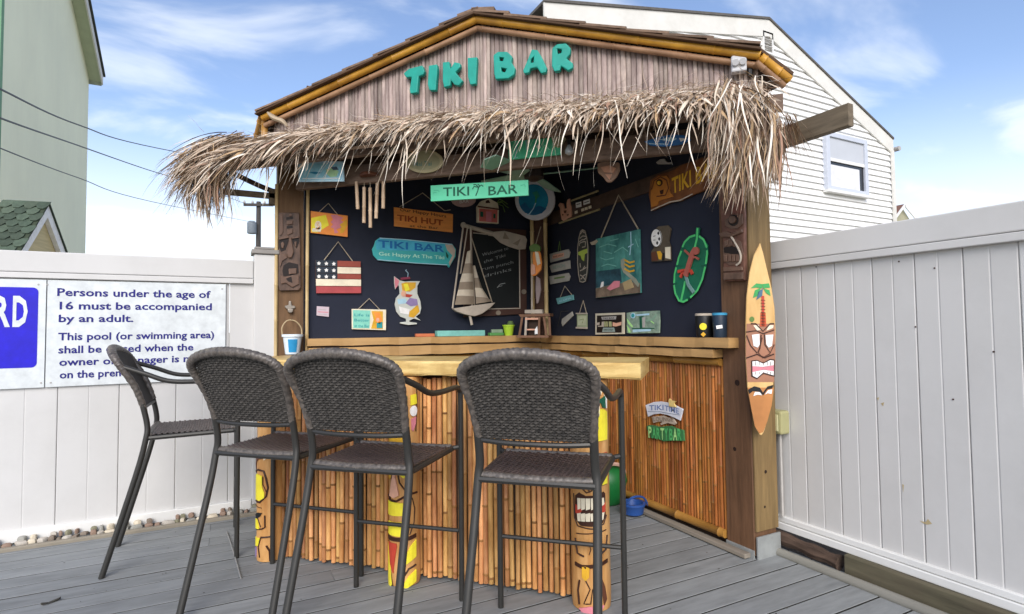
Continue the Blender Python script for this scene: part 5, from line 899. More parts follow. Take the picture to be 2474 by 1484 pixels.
o, art, st, tx, rope = sign('framed_bar_sign', 'cream framed black sign with banners of writing standing on the right shelf', 'sign', WRF, ZP, [(262, 350), (1130, 320), (1130, 965), (262, 985)], .012, paint('frame cream', '#c2bba6'), .01)
art([(315, 410), (1068, 385), (1062, 925), (305, 930)], mat('sign black brown', '#1d1412', .5), 0, .001); art([(450, 450), (910, 430), (890, 525), (480, 535)], GREY, .002); tx('TIKI BAR', (500, 520), (860, 505), .012, BLACK, .01, .004); art([(280, 640), (400, 610), (395, 690), (270, 700)], SILVER, .002); art([(470, 600), (530, 590), (530, 750), (350, 745), (350, 715), (460, 715)], SILVER, .002)
for x_ in (540, 600, 680, 720): art([(x_, 590), (x_+40, 590), (x_+55, 740), (x_+8, 745)], paint('pale olive', '#a3a678'), .002)
art([(800, 610), (900, 640), (1060, 600), (1050, 700), (900, 740), (800, 730)], PEACH, .002); art([(510, 775), (840, 770), (870, 900), (480, 905)], paint('pale slate', '#8fa09a'), .002); tx('OPEN DAILY', (530, 865), (820, 860), .012, BLACK, .01, .004)
o, art, st, tx, rope = sign('leafy_sign', 'pale green leafy tropical picture board standing on the right shelf', 'picture', WRF, ZP, [(1210, 330), (1380, 300), (2190, 262), (2205, 600), (2190, 935), (1300, 955), (1215, 930)], .012, mat('leafy board', '#6f8d7f', .6, .35, 18, col2='#a2b8a2'), .01)
for p, m_ in (([(1220, 500), (1300, 600), (1410, 740), (1380, 770), (1260, 650)], LGREEN), ([(1220, 700), (1300, 800), (1340, 920), (1280, 930)], LGREEN), ([(1500, 380), (1900, 340), (1900, 400), (1520, 420)], LBLUE), ([(1400, 830), (1600, 815), (1950, 820), (1940, 880), (1600, 900), (1400, 920)], LBLUE), ([(1600, 440), (1760, 420), (1670, 470), (1690, 780), (1620, 800)], DGREEN), ([(1380, 790), (2050, 780), (2060, 810), (1390, 830)], DGREEN), ([(1950, 560), (2060, 640), (2040, 660), (1940, 590)], LGREEN), ([(1780, 540), (1990, 500), (2100, 360), (2140, 400), (2040, 540), (1820, 600)], paint('sage leaf', '#7fa08a'))): art(p, m_, .0005)
art(circ((1410, 410), 75, 85, 16), LBLUE, .0005); art(circ((1410, 410), 45, 58, 14), TEALD, .0025); art([(1700, 470), (1780, 460), (1770, 760), (1700, 770)], GREY, .0005)
o, art, st, tx, rope = sign('sea_picture', 'tall unframed teal seascape painting with a yellow swirl hanging from a rope', 'painting', WRF, ZD, [(522, 522), (935, 430), (948, 1032), (525, 1082)], .016, mat('sea painting', '#1f6f70', .5, .5, 6, (1, 2, 1), col2='#5fa79c', detail=8, dirt=.4, dcol=(.04, .09, .12), dscale=5))
art([(524, 990), (700, 950), (840, 930), (946, 940), (947, 1030), (525, 1080)], mat('painted sand', '#6b5a4c', .6, .4, 12, col2='#8f7e6a')); art([(525, 830), (760, 800), (770, 930), (700, 950), (525, 985)], mat('painted deep', '#1f3d4a', .6, .5, 12, col2='#355f6b')); art([(630, 990), (700, 920), (755, 920), (750, 975), (660, 1010)], PINK, .001); art([(565, 985), (580, 930), (600, 925), (598, 970)], WHITE, .001); art([(780, 935), (860, 900), (890, 980), (800, 1010)], paint('sandy tan', '#a4906a'), .001)
art([(765, 720), (800, 700), (800, 780), (850, 850), (910, 900), (940, 950), (930, 980), (860, 900), (790, 840), (765, 780)], paint('shell grey', '#8f9484'), .002); 
for y_ in (735, 775, 820): st([(800, y_-15), (850, y_+12), (895, y_)], .013, GOLD, .003)
st([(858, 455), (862, 560), (850, 675)], .009, LBLUE, .002); st([(835, 600), (885, 570)], .007, LBLUE, .003)
for p in ([(560, 600), (640, 570), (720, 590)], [(700, 650), (780, 600), (830, 640)], [(570, 700), (620, 720), (700, 700)], [(580, 780), (640, 760), (720, 780)], [(660, 540), (740, 520)], [(900, 520), (930, 600)], [(600, 640), (680, 660)]): st(p, .006, paint('foam teal', '#76b3a6'), .001)
rope([(565, 508), (735, 105), (918, 428)], .006); plate('bow', WRF, WRF.P(ZD, [(475, 555), (505, 545), (535, 530), (545, 545), (520, 575), (490, 580)]), .02, .008, ROPE, o)
o, art, st, tx, rope = sign('team_plaque', 'small dark bottle opener plaque with a round white emblem and brown bottle caps below', 'wall decoration', WRF, ZE, [(150, 620), (200, 580), (275, 572), (298, 600), (280, 700), (295, 740), (298, 850), (145, 860), (142, 780), (165, 750), (150, 700)], .012, mat('plaque dark', '#5b5143', .6, .3)); art(circ((188, 672), 42, 72, 22), WHITE, 0, .004, 'emblem')
st(circ((188, 672), 42, 72, 22)+[(230, 672)], .004, BLACK, .005)
for x_, y_ in ((205, 635), (212, 680), (196, 712)): art([(x_, y_-16), (x_+9, y_), (x_, y_+16), (x_-9, y_)], BLACK, .005)
st([(165, 660), (182, 655)], .004, BLACK, .005); st([(165, 690), (182, 688)], .004, BLACK, .005)
art([(145, 790), (180, 775), (200, 850), (150, 855)], BROWN, .001); art([(190, 780), (215, 775), (232, 800), (225, 845), (205, 840)], GOLD, .001); art([(255, 745), (298, 742), (298, 840), (258, 830)], CREAM, .001); art([(235, 790), (252, 790), (250, 850), (232, 852)], BLACK, .001)
o, art, st, tx, rope = sign('leaf_lizard', 'large bright green leaf plaque with a red gecko on the right wall', 'wall decoration', WRF, ZE, [(498, 590), (528, 590), (522, 655), (560, 680), (590, 730), (590, 800), (575, 900), (550, 1000), (510, 1090), (450, 1150), (395, 1180), (360, 1170), (330, 1110), (322, 1020), (335, 900), (365, 790), (400, 700), (440, 660), (490, 645)], .012, mat('leaf green', '#12664a', .4, .25, 6), bevel=.004)
RIM = paint('leaf rim', '#4fbf6f'); 
for p in ([(495, 650), (450, 665), (410, 705), (392, 745)], [(385, 775), (362, 830), (350, 885)], [(343, 905), (330, 960), (326, 1030)], [(325, 1045), (335, 1110), (365, 1168), (400, 1178), (435, 1160)], [(455, 1145), (510, 1088), (550, 1000), (573, 900)], [(578, 880), (588, 800), (588, 770)], [(588, 748), (560, 685), (525, 658)]): st(p, .014, RIM, 0)
st([(514, 592), (508, 680), (485, 775)], .016, RIM, .001); st([(415, 1015), (400, 1090), (380, 1180)], .016, RIM, .001)
GK = paint('gecko red', '#a0564a'); st([(505, 760), (480, 800), (455, 880), (440, 930), (425, 975)], .036, GK, .004, 'gecko', t=.012); art(circ((512, 775), 22, 32, 14), GK, .006, .012, 'gecko'); st([(418, 770), (450, 800), (480, 830)], .012, GK, .004, 'gecko', t=.01); st([(530, 840), (505, 825), (480, 830)], .012, GK, .004, 'gecko', t=.01); st([(365, 940), (410, 930), (470, 935), (480, 960)], .02, RED, .004, 'gecko', t=.01); st([(385, 985), (400, 950), (450, 945)], .02, RED, .004, 'gecko', t=.01); st([(425, 970), (445, 1040), (490, 1105)], .02, paint('gecko tail', '#6d8f8c'), .003, 'gecko', t=.01)
for p in ([(395, 750), (440, 775)], [(350, 890), (390, 895)], [(560, 755), (585, 760)], [(545, 890), (575, 890)], [(325, 1035), (350, 1030)], [(430, 1135), (450, 1160)]): st(p, .007, DGREEN, .003)
# tumblers on the right shelf
for px0, px1, py0, lab, mm, lid in ((490, 608, 1275, 'black tumbler with a yellow round emblem on the right shelf', BLACK, SILVER), (622, 728, 1270, 'navy tumbler with a bright blue lid beside the right post', paint('navy tumbler', '#1d2c3c'), paint('lid blue', '#3a8fb5'))):
    fr = Frame('x', 2.645); a, b = fr.ab(*ZE(px0, py0)), fr.ab(*ZE(px1, 1430)); c = fr.p((a[0]+b[0])/2, 1.257); r_ = abs(b[0]-a[0])/2*.88; h_ = a[1]-1.257
    t_ = thing('tumbler', lab, 'tumbler', c, 'tumblers on the right shelf'); MB().lathe(c, [(r_*.85, 0), (r_*.9, .01), (r_, h_*.9), (r_*.98, h_*.91)], 20).build('cup', mm, t_, True); MB().lathe(c+Vector((0, 0, h_*.915)), [(r_*1.02, 0), (r_*1.02, h_*.08), (r_*.9, h_*.1)], 20).build('lid', lid, t_, True)
    d = Vector((-.78, -.62, 0)).normalized(); s_ = Vector((-d.y, d.x, 0))
    if mm is BLACK:
        mb = MB(); mb.lathe(c+d*(r_*.955)+Vector((0, 0, h_*.46)), [(r_*.42, -.003), (r_*.42, .004)], 14, axis=d); mb.build('emblem', YEL, t_); mb = MB(); mb.lathe(c+d*(r_*.93)+Vector((0, 0, h_*.13)), [(r_*.3, -.004), (r_*.3, .004)], 4, axis=d); mb.build('emblem', GOLD, t_)
    else: mb = MB(); mb.bar(c+d*(r_*.97)-s_*r_*.4+Vector((0, 0, h_*.42)), c+d*(r_*.97)+s_*r_*.4+Vector((0, 0, h_*.45)), .008, .02); mb.build('emblem', WHITE, t_)
# three-line bar sign on the right bamboo screen
BF = Frame('x', 2.682)
o, art, st, tx, rope = sign('tiki_bar_cutout', 'cut-out sign with white banner and green lettering on the right bamboo screen', 'sign', BF, ZL, [(190, 300), (420, 215), (600, 200), (800, 230), (1000, 300), (1225, 410), (1190, 560), (1150, 730), (1000, 650), (800, 570), (600, 530), (420, 550), (260, 620), (235, 500)], .01, paint('banner white', '#d6d9e0'), .004)
tx('TIKI', (300, 440), (700, 430), .035, paint('banner blue', '#7688b0'), .02); tx('TIME', (730, 440), (1120, 540), .035, paint('banner blue', '#7688b0'), .02); st([(260, 470), (420, 480), (600, 480), (800, 520), (1150, 570)], .004, paint('banner line', '#8d98a8'))
art([(860, 180), (880, 120), (930, 170), (1060, 195), (1000, 250), (1060, 350), (960, 340), (880, 330)], paint('starfish', '#dcc27c'), 0, .01, 'starfish'); plate('board', BF, BF.P(ZL, [(380, 620), (500, 610), (680, 590), (800, 650), (960, 680), (1040, 800), (1000, 840), (800, 790), (620, 850), (600, 800), (680, 760), (560, 750), (400, 790)]), .004, .009, paint('banner taupe', '#b5a694'), o); tx('LOUNGE', (420, 735), (960, 745), .028, paint('taupe line', '#7f7062'))
for i, (ch, x0, x1, y0, y1) in enumerate((('P', 300, 392, 1180, 1190), ('A', 405, 515, 1200, 1210), ('R', 525, 630, 1225, 1230), ('T', 638, 735, 1235, 1240), ('Y', 742, 842, 1245, 1250), ('B', 880, 975, 1255, 1258), ('A', 985, 1095, 1255, 1258), ('R', 1105, 1220, 1260, 1265))): text('lettering', BF, ch, BF.ab(*ZL(x0, y0)), BF.ab(*ZL(x1, y1)), .075, LGREEN if i % 3 == 0 else paint('bright green', '#58b86c'), o, .018, .03, .004)
plate('board', BF, BF.P(ZL, [(230, 880), (300, 850), (480, 870), (600, 900), (740, 880), (900, 870), (1020, 930), (1240, 990), (1260, 1280), (900, 1280), (700, 1300), (560, 1230), (340, 1200), (320, 980), (240, 980)]), .004, .012, paint('sign backing green', '#3f7a4b'), o)
# --- carved masks on the posts
def carve(o, fr, z, off):
    def c(pts, m, d, t, nm='carving', bev=.005): return plate(nm, fr, fr.P(z, pts), off+d, t, m, o, bevel=bev)
    return c
MF = Frame('y', 4.583); mk = thing('carved_mask', 'dark carved wooden tiki mask on the left post', 'mask', (.43, 4.57, 1.6), 'carved masks on the two hut posts'); c = carve(mk, MF, ZG, .003)
c([(85, 122), (275, 122), (285, 400), (288, 800), (270, 822), (95, 826), (84, 780), (86, 500)], MASK, 0, .022, 'mask_body', .006)
c([(92, 140), (125, 135), (128, 300), (110, 330), (92, 330)], MASKL, .022, .008); c([(155, 165), (218, 160), (218, 182), (155, 190)], MASKD, .022, .001); c([(158, 200), (215, 195), (215, 230), (158, 236)], MASKL, .022, .012); c([(160, 245), (212, 240), (215, 262), (160, 268)], MASKD, .022, .001); c([(160, 275), (215, 270), (215, 310), (165, 330)], MASKL, .022, .01); c(circ((193, 148), 12, 14, 10), MASKL, .022, .012)
c([(88, 350), (160, 345), (180, 372), (150, 460), (110, 478), (90, 440)], MASKD, .022, .002); c([(106, 400), (125, 385), (140, 410), (128, 452), (112, 445)], MASKL, .022, .01); c([(205, 345), (270, 350), (275, 380), (250, 450), (215, 400)], MASKD, .022, .002); c([(225, 385), (250, 385), (245, 440), (230, 425)], MASKL, .022, .01)
c([(180, 350), (198, 350), (222, 480), (205, 530), (175, 535), (160, 500), (170, 440)], MASKL, .022, .022, 'nose', .006); c([(88, 350), (170, 335), (190, 350), (160, 358), (90, 372)], MASKL, .022, .014); c([(200, 350), (270, 335), (272, 352), (205, 362)], MASKL, .022, .014)
c([(96, 490), (150, 500), (165, 530), (120, 560), (100, 620), (88, 560)], MASKL, .022, .012); c([(130, 600), (180, 570), (262, 590), (268, 670), (200, 690), (130, 700), (120, 650)], MASKD, .022, .002); c([(175, 630), (250, 625), (248, 675), (178, 682)], MASKL, .022, .010, 'teeth'); c([(100, 690), (150, 705), (210, 690), (270, 690), (270, 770), (210, 800), (150, 760), (110, 770)], MASKL, .022, .012); c([(150, 720), (200, 700), (210, 760), (170, 745)], MASKD, .034, .001)
MR = Frame('x', 2.676); mk = thing('carved_mask', 'reddish brown carved tiki mask on the right post below the thatch', 'mask', (2.67, 2.33, 1.8), 'carved masks on the two hut posts'); c = carve(mk, MR, ZE, .003)
c([(688, 262), (885, 270), (892, 500), (895, 1010), (730, 1018), (722, 700), (705, 500)], mat('mask red wood', '#5e3f31', .5, .35, 7, (3, 3, 2), .002, col2='#80594a'), 0, .024, 'mask_body', .006)
for y_ in (300, 345, 390, 430): c(circ((735, y_), 11, 16, 8), MASKL, .024, .008)
c([(770, 280), (870, 285), (880, 480), (800, 480), (775, 400)], mat('mask rust', '#6e4237', .5, .3), .024, .004); c([(740, 530), (790, 500), (850, 500), (885, 480), (890, 560), (850, 600), (790, 600), (750, 580)], MASKL, .024, .008); c(circ((815, 535), 42, 45, 18), MASKD, .024, .010); c(circ((815, 530), 27, 30, 16), MASKL, .024, .022, 'eye')
c([(700, 640), (760, 620), (800, 640), (885, 600), (890, 630), (800, 668), (720, 670)], MASKL, .024, .014); c([(735, 700), (800, 670), (870, 700), (890, 800), (870, 880), (780, 890), (730, 850), (728, 760)], MASKL, .024, .004); c([(735, 750), (800, 735), (868, 765), (865, 800), (800, 800), (738, 790)], MASKD, .028, .002)
for x_ in (740, 772, 804, 836): c([(x_, 805), (x_+26, 807), (x_+26, 860), (x_+2, 865)], MASKL, .028, .008, 'teeth'); 
for x_ in (745, 780, 815): c([(x_, 700), (x_+26, 690), (x_+26, 735), (x_, 745)], MASKL, .028, .006, 'teeth')
MB().tube(catmull([MR.p(*MR.ab(*ZE(*q)), .036) for q in ((800, 665), (835, 720), (872, 800), (870, 860), (840, 890))], 5), .006, 6).build('carving', SILVER, mk, True); c([(730, 905), (885, 900), (890, 930), (735, 940)], MASKL, .024, .01); c([(735, 950), (892, 945), (892, 1000), (736, 1005)], MASK, .024, .012)
# painted surfboard tiki
SFm = Frame('d', 4.86)
o, art, st, tx, rope = sign('tiki_surfboard', 'tall pointed surfboard tiki with palm tree and bared teeth on the right post', 'surfboard', SFm, ZF, [(218, 55), (240, 130), (268, 250), (300, 380), (322, 520), (330, 700), (326, 900), (312, 1080), (295, 1200), (270, 1340), (245, 1420), (228, 1446), (212, 1440), (180, 1380), (150, 1230), (125, 1100), (113, 900), (112, 650), (118, 450), (140, 270), (170, 150)], .025, mat('surfboard tan', '#d9ab66', .4, .15, 3, (3, 3, 1), col2='#ecc98a', dirt=.2, dcol=(.45, .22, .08)), .0, bevel=.006)
BRK = paint('brick brown', '#8a5a46'); art([(120, 640), (322, 640), (328, 860), (318, 1060), (126, 1060), (114, 860)], mat('tiki brown', '#a5745a', .5, .2, 6), 0, .0012); art([(128, 1100), (316, 1100), (300, 1230), (270, 1340), (240, 1420), (212, 1430), (180, 1380), (150, 1230)], mat('tiki caramel', '#b87d48', .5, .2, 5), 0, .0012)
for p in ([(150, 385), (190, 350), (230, 355), (235, 385), (190, 380)], [(230, 355), (280, 350), (290, 380), (240, 385)], [(165, 455), (180, 400), (225, 380), (200, 440)], [(190, 470), (205, 410), (238, 385), (232, 440)], [(240, 385), (285, 400), (292, 440), (260, 420)]): art(p, GREEN if p[0][0] not in (190,) else paint('palm blue', '#4a6b82'), .002)
st([(236, 440), (238, 520), (238, 660)], .014, RED, .002)
for y_ in range(470, 660, 22): st([(222, y_), (254, y_+2)], .003, BROWN, .004)
art([(220, 560), (256, 560), (262, 660), (216, 660)], paint('trunk red', '#c0522f'), .002); art(circ((158, 608), 18, 20, 10), DKGREEN, .002)
st([(150, 640), (185, 640), (238, 695), (290, 640), (318, 640)], .007, DBROWN, .003); art([(168, 652), (205, 648), (222, 685), (195, 690)], CREAM, .0015); art([(262, 690), (280, 650), (315, 650), (310, 672)], CREAM, .0015); st([(116, 700), (190, 690), (238, 712), (318, 685)], .006, DBROWN, .003)
art([(158, 720), (212, 714), (214, 790), (200, 812), (170, 800)], WHITE, .003); art([(256, 722), (312, 718), (302, 800), (278, 812), (262, 790)], WHITE, .003); st([(120, 725), (150, 800), (195, 850), (215, 820), (225, 720)], .006, DBROWN, .003); st([(248, 715), (252, 790), (290, 850), (318, 790)], .006, DBROWN, .003); st([(232, 740), (205, 850), (235, 885), (290, 855)], .006, BROWN, .003)
st([(116, 888), (195, 860), (250, 885), (318, 858)], .007, DBROWN, .003)
art([(152, 905), (195, 900), (240, 920), (290, 892), (322, 898), (322, 1022), (290, 1015), (240, 1000), (195, 1040), (152, 1020)], DBROWN, .0015); art([(162, 912), (195, 908), (240, 928), (290, 902), (315, 906), (315, 938), (240, 950), (162, 945)], WHITE, .003); art([(162, 945), (240, 952), (315, 938), (315, 982), (240, 970), (162, 988)], PINK, .003); art([(162, 988), (240, 972), (315, 982), (314, 1012), (290, 1005), (240, 990), (195, 1030), (165, 1015)], WHITE, .003)
for x_ in (185, 210, 240, 268, 292): st([(x_, 912), (x_, 940)], .002, BROWN, .005); st([(x_, 985), (x_, 1005)], .002, BROWN, .005)
art([(130, 1115), (175, 1090), (215, 1100), (238, 1135), (270, 1092), (312, 1080), (305, 1105), (270, 1112), (240, 1155), (205, 1128), (165, 1125), (140, 1145)], BLACK, .002); art([(168, 1160), (180, 1130), (215, 1132), (232, 1155), (200, 1150)], WHITE, .003); art([(250, 1150), (275, 1118), (304, 1112), (300, 1145), (270, 1140)], WHITE, .003)
# bottle opener and pail on the left post
bo = thing('bottle_opener', 'silver wall bottle opener screwed to the left post', 'bottle opener', MF.p(*MF.ab(*ZG(190, 1025)), .0)); c = carve(bo, MF, ZG, .003)
ME = mat('opener metal', '#9d9488', .4, .1, 5, metal=.6); c([(180, 920), (202, 920), (206, 960), (238, 965), (240, 985), (205, 992), (200, 1000), (180, 1000), (150, 985), (140, 965), (178, 955)], ME, 0, .012, 'backplate'); c([(165, 995), (220, 992), (215, 1020), (195, 1030), (172, 1022)], ME, .0, .035, 'hook', .006)
pf = Frame('y', 4.50); A_, B_ = pf.ab(*ZG(118, 1222)), pf.ab(*ZG(310, 1222)); pcx = (A_[0]+B_[0])/2; pr_ = (B_[0]-A_[0])/2; zb = 1.255-.10
zb = pf.ab(*ZG(210, 1400))[1]; zt = A_[1]; pl = thing('white_pail', 'white plastic pail with a blue label hanging on the left post', 'pail', (pcx, 4.50, zb))
MB().lathe((pcx, 4.50, zb), [(pr_*.68, 0), (pr_*.9, (zt-zb)*.86), (pr_*1.02, (zt-zb)*.88), (pr_*1.02, zt-zb), (pr_*.88, zt-zb), (pr_*.62, .008)], 22).build('pail_body', mat('pail plastic', '#dfe9ee', .4, .04), pl, True)
mb = MB(); LP_ = []
for k in range(7): g = -2.15+k*.17-.0; LP_.append((math.cos(g), math.sin(g)))
hz_ = zt-zb; mb.add([(pcx+x_*pr_*(.70+.2*f)*1.03, 4.50+y_*pr_*(.70+.2*f)*1.03, zb+hz_*(.1+.65*f)) for f in (0, 1) for x_, y_ in LP_], [(k, k+1, 8+k, 7+k) for k in range(6)]); mb.build('label', paint('label blue', '#2e8fc0'), pl, True)
MB().tube(catmull([pf.p(*pf.ab(*ZG(*q)), .0) for q in ((122, 1225), (120, 1160), (155, 1105), (200, 1092), (250, 1108), (292, 1160), (300, 1225))], 5), .005, 6).build('pail_handle', mat('handle wire', '#b5a07c', .5), pl, True)
MB().tube([(pcx, 4.50, pf.ab(*ZG(200, 1092))[1]), (pcx, 4.575, pf.ab(*ZG(200, 1085))[1])], .005, 6).build('hook', BLACK, pl)
# outlet box on the right fence, beach toys, cord, leaf
ob = thing('outlet_box', 'yellowed weatherproof outlet box behind the surfboard tiki', 'outlet box', (2.93, 2.22, .78)); a = at(1866, 988, 'x', 2.93); b = at(1902, 1050, 'x', 2.93)
OY = mat('aged plastic', '#a5a276', .5, .1, 5); MB().box(2.88, min(a.y, b.y), b.z, 2.958, max(a.y, b.y), a.z).build('box_body', OY, ob, False, .012); MB().box(2.868, min(a.y, b.y)+.015, b.z+.02, 2.877, max(a.y, b.y)-.015, a.z-.02).build('cover', mat('aged plastic light', '#c0bd92', .5), ob, False, .004); MB().tube([(2.93, (a.y+b.y)/2, b.z), (2.93, (a.y+b.y)/2, .2)], .010, 6).build('conduit', GREY, ob, True)
gc = at(1495, 1222, 'z', .0); gt = thing('green_toy_bin', 'green plastic beach toy bin on the floor behind the bar', 'toy bin', gc); gs = mat('green plastic', '#156f33', .45, .15, 4, spec=.6)
MB().lathe(gc+Vector((-.03, .12, .002)), [(.11, 0), (.13, .02), (.165, .17), (.155, .23), (.10, .28), (.04, .295)], 20).build('bin_body', gs, gt, True)
mb = MB(); mb.tube(catmull([gc+Vector((-.18, .08, .21)), gc+Vector((-.1, .0, .31)), gc+Vector((.03, .0, .29)), gc+Vector((.11, .05, .19))], 5), .014, 6); mb.build('bin_handle', mat('bin handle', '#c9a695', .5), gt, True)
MB().lathe(gc+Vector((-.06, .14, .29)), [(.03, 0), (.055, .03), (.05, .1), (.02, .13)], 12).build('toy_top', mat('green light', '#3f9b45', .4), gt, True)
bc = at(1541, 1250, 'z', 0); bt = thing('blue_toy', 'small blue plastic bucket on the floor beside the bamboo wall', 'toy bucket', bc); MB().lathe(bc+Vector((0, .05, .003)), [(.045, 0), (.07, .015), (.083, .07), (.088, .075), (.088, .088), (.07, .088), (.05, .01)], 18).build('toy_body', mat('blue plastic', '#27529a', .45, .1, 4, spec=.6), bt, True); MB().tube(catmull([bc+Vector((-.09, .03, .09)), bc+Vector((-.06, -.02, .15)), bc+Vector((.05, .0, .13)), bc+Vector((.11, .02, .06))], 4), .008, 6).build('toy_handle', mat('blue plastic', '#2a5fb5'), bt, True)
p = [at(x_, y_, 'z', .006) for x_, y_ in ((548, 1285), (560, 1320), (572, 1360), (582, 1397))]; tag(MB().tube(catmull(p, 4), .004, 5).build('thin_cord', mat('cord', '#8b8b88', .6), None, True), 'thin grey cord lying on the deck beside the left stool', 'cord')
c_ = at(123, 1455, 'z', .004); mb = MB(); n = 10; mb.add([c_+Vector((.035*math.cos(t)*1.0+.0, .012*math.sin(t)+.018*math.cos(t), .006+.006*math.cos(2*t))) for t in [k*2*math.pi/n for k in range(n)]]+[c_+Vector((.035*math.cos(t), .012*math.sin(t)+.018*math.cos(t), .001)) for t in [k*2*math.pi/n for k in range(n)]], [tuple(range(n))]+[(k, (k+1) % n, n+(k+1) % n, n+k) for k in range(n)]); tag(mb.build('fallen_leaf', mat('dead leaf', '#3c3a34', .8)), 'small dark dead leaf on the deck in the lower left', 'leaf')
# ------------------------------------------------------------------ bar stools
def make_stool():
    o = thing('bar_stool', 'x', 'bar stool', (0, 0, 0), 'woven bar stools pulled up to the bar')
    def y_side(z): return -.47-.10*((z-.80)/.38)**1.15*1.6 if z > .80 else -.47
    for s in (-1, 1):
        MB().tube(catmull([(s*.29, -.012, 0), (s*.29, -.012, .5), (s*.29, -.014, .97), (s*.29, -.028, 1.022), (s*.289, -.075, 1.040), (s*.287, -.25, 1.038), (s*.280, -.37, 1.048), (s*.270, -.48, 1.092), (s*.247, -.60, 1.138)], 5), .0135, 10).build('front_leg', FRAME, o, True)
        MB().tube(catmull([(s*.25, -.665, 0), (s*.24, -.52, .52), (s*.236, -.475, .72), (s*.229, -.470, .80), (s*.228, -.494, .92)], 5), [.0150]*21, 10, flat=1.15).build('rear_leg', FRAME, o, True)
    MB().tube([(-.278, -.012, .335), (.278, -.012, .335)], .0105, 8).build('foot_rail', FRAME, o, True)
    # seat frame
    sf = MB(); 
    for s in (-1, 1): sf.tube([(s*.236, -.46, .728), (s*.25, -.03, .735)], .0135, 8); sf.tube([(s*.25, -.03, .738), (s*.278, -.014, .742)], .0115, 8)
    sf.tube([(-.23, -.475, .728), (.23, -.475, .728)], .014, 8).tube([(-.25, -.03, .735), (.25, -.03, .735)], .014, 8); sf.build('seat_frame', FRAME, o, True)
    # woven seat
    def weave(nr, nc, S, amp, wid, mi=0, vert=True):
        mb = MB(); 
        for r in range(nr):
            b = (r+.5)/nr; n = nc*2; pts = []
            for k in range(n+1):
                a = k/n; P, N, T = S(a, b); ph = math.pi*k/2+(math.pi if r % 2 else 0)
                q = P+N*(amp*math.cos(math.pi*(k/2.0)*2/2+(math.pi if r % 2 else 0)))
                pts.append((q, T, N))
            ofs = len(mb.v)
            for q, T, N in pts: mb.v += [q-T*wid/2-N*.0012, q+N*.0014, q+T*wid/2-N*.0012]
            for k in range(n):
                for j in (0, 1): mb.f.append((ofs+3*k+j, ofs+3*k+j+1, ofs+3*k+j+4, ofs+3*k+j+3)); mb.m.append(0)
        for c in range(nc+1):
            a = c/nc; ofs = len(mb.v); m_ = 14
            for k in range(m_+1):
                P, N, T = S(a, k/m_); W_ = (S(min(1, a+.01), k/m_)[0]-S(max(0, a-.01), k/m_)[0]).normalized(); mb.v += [P-W_*.0045, P+W_*.0045]
            for k in range(m_): mb.f.append((ofs+2*k, ofs+2*k+1, ofs+2*k+3, ofs+2*k+2)); mb.m.append(0)
        return mb
    def Sseat(a, b):
        y = -.462+.425*b; w = .232+.014*b; x = (2*a-1)*w; z = .746-.012*math.cos(x/w*1.57)*math.sin(b*3.14); return Vector((x, y, z)), Vector((0, 0, 1)), Vector((0, 1, 0))
    s_ = weave(30, 22, Sseat, .0034, .0125).build('seat', WICK3, o, True); s_['kind'] = 'stuff' if False else s_.get('kind', '') or 'part'
    del s_['kind']
    MB().add([Sseat(a, b)[0]-Vector((0, 0, .007)) for b in (0, .5, 1) for a in (0, .25, .5, .75, 1)], [(5*i+j, 5*i+j+1, 5*i+j+6, 5*i+j+5) for i in range(2) for j in range(4)]).build('seat_underside', WICK, o)
    def braid(pts, r, turns, m, nm):
        """tube wrapped with strands: helical ridges"""
        P = catmull(pts, 18); n = 16; mb = MB(); prev = None; L = 0
        rr_ = r if isinstance(r, list) else [r, r]
        for i, p in enumerate(P):
            t = (P[min(i+1, len(P)-1)]-P[max(i-1, 0)]).normalized()
            if prev is None: n1 = t.cross(Vector((0, 0, 1)) if abs(t.z) < .9 else Vector((1, 0, 0))).normalized()
            else: n1 = (prev-t*prev.dot(t)).normalized()
            prev = n1; n2 = t.cross(n1); u_ = i/(len(P)-1); rad = rr_[0]+(rr_[1]-rr_[0])*abs(2*u_-1)
            for k in range(n):
                g = 2*math.pi*k/n; rd = rad*(1+.055*math.sin(2*g+u_*turns*.8)+.045*math.sin(u_*turns*1.6-g)); mb.v.append(p+n1*math.cos(g)*rd+n2*math.sin(g)*rd)
        for i in range(len(P)-1):
            for k in range(n): mb.f.append((i*n+k, i*n+(k+1) % n, (i+1)*n+(k+1) % n, (i+1)*n+k)); mb.m.append(0)
        mb.f += [tuple(range(n))[::-1], tuple((len(P)-1)*n+k for k in range(n))]; mb.m += [0, 0]; return mb.build(nm, m, o, True)
    braid([(-.235, -.462, .742), (-.12, -.468, .739), (0, -.47, .738), (.12, -.468, .739), (.235, -.462, .742)], .0165, 130, WICK2, 'seat_edge')
    braid([(-.248, -.034, .742), (0, -.03, .740), (.248, -.034, .742)], .0150, 120, WICK2, 'seat_edge')
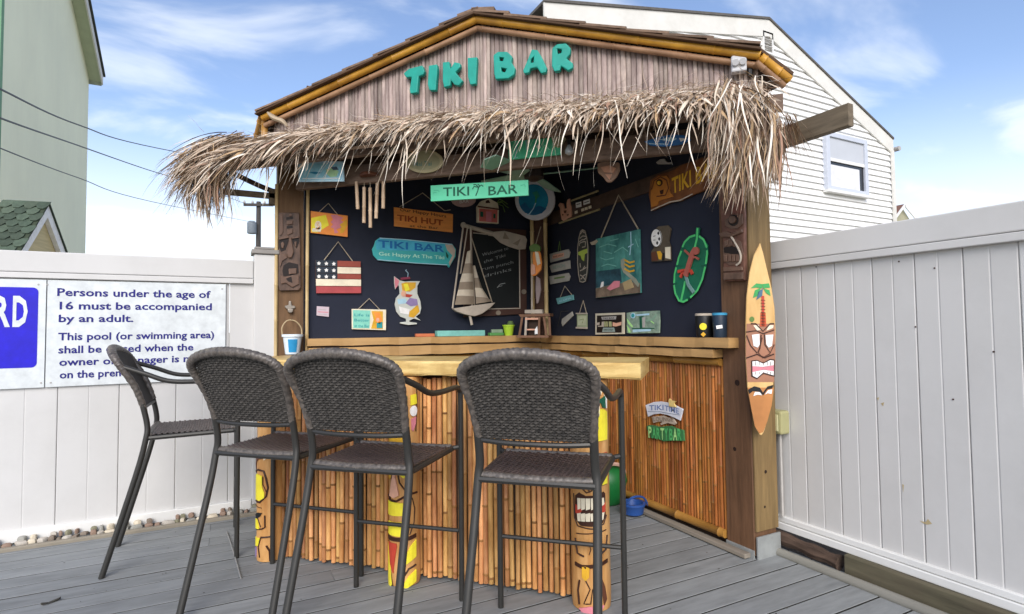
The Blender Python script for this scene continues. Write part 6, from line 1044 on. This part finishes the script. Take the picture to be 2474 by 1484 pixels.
    # back: uprights, arch rim, bottom rail, woven panel
    rim = [(-.226, -.488, .90), (-.237, -.530, 1.02), (-.252, -.590, 1.125), (-.242, -.620, 1.172), (-.190, -.643, 1.204), (-.10, -.662, 1.225), (0, -.668, 1.232)]
    rim = rim+[(-x, y, z) for x, y, z in rim[-2::-1]]
    braid(rim, [.0225, .0165], 260, WICK2, 'back_rim')
    MB().tube(catmull([(-.224, -.484, .885), (-.12, -.499, .880), (0, -.504, .879), (.12, -.499, .880), (.224, -.484, .885)], 5), .011, 8).build('back_rail', FRAME, o, True)
    RL = catmull(rim[:7], 10)
    def Sback(a, b):
        # rows follow the arch: interpolate between the bottom rail and the rim
        x = 2*a-1; zt = 1.220-.040*abs(x)**4; zb = .893; z = zb+(zt-zb)*b
        q = min(RL, key=lambda p: abs(p.z-z)); w = .238+.016*min(1, (z-.89)/.2); w = min(w, .25)
        t = (z-.89)/.36; y = -.488-.155*t-.012*(1-x*x)-.018*(1-x*x)*t
        N = Vector((0, -1, -.55)).normalized(); T = Vector((0, -.5, 1)).normalized(); return Vector((x*(.217+.014*math.sin(min(1, t)*2.2)), y, z)), N, T
    weave(29, 26, Sback, .0040, .0108).build('backrest', WICK, o, True)
    MB().add([Sback(a/8, b/5)[0]+Vector((0, .005, .0)) for b in range(6) for a in range(9)], [(9*i+j, 9*i+j+1, 9*i+j+10, 9*i+j+9) for i in range(5) for j in range(8)]).build('backrest_lining', mat('wicker dark', '#35312e', .8), o, True)
    return o
proto = make_stool()
def copy_tree(o, parent=None):
    c = o.copy(); COL.objects.link(c); c.parent = parent
    for ch in list(o.children): copy_tree(ch, c)
    return c
for i, (x, y, a, lab) in enumerate(((1.385, 2.235, 47, 'nearest woven bar stool, rightmost, in front of the toothy tiki pole'), (.822, 2.782, 47.5, 'second woven bar stool from the right, its back covering the middle of the bar'), (.452, 3.298, 45.5, 'woven bar stool second from the left, overlapping the notice on the fence'), (.068, 3.975, 0, 'leftmost bar stool turned side on at the end of the bar'))):
    o = proto if i == 0 else copy_tree(proto)
    o.location = (x, y, 0); o.rotation_euler = (0, 0, math.radians(a-90)); o['label'] = lab
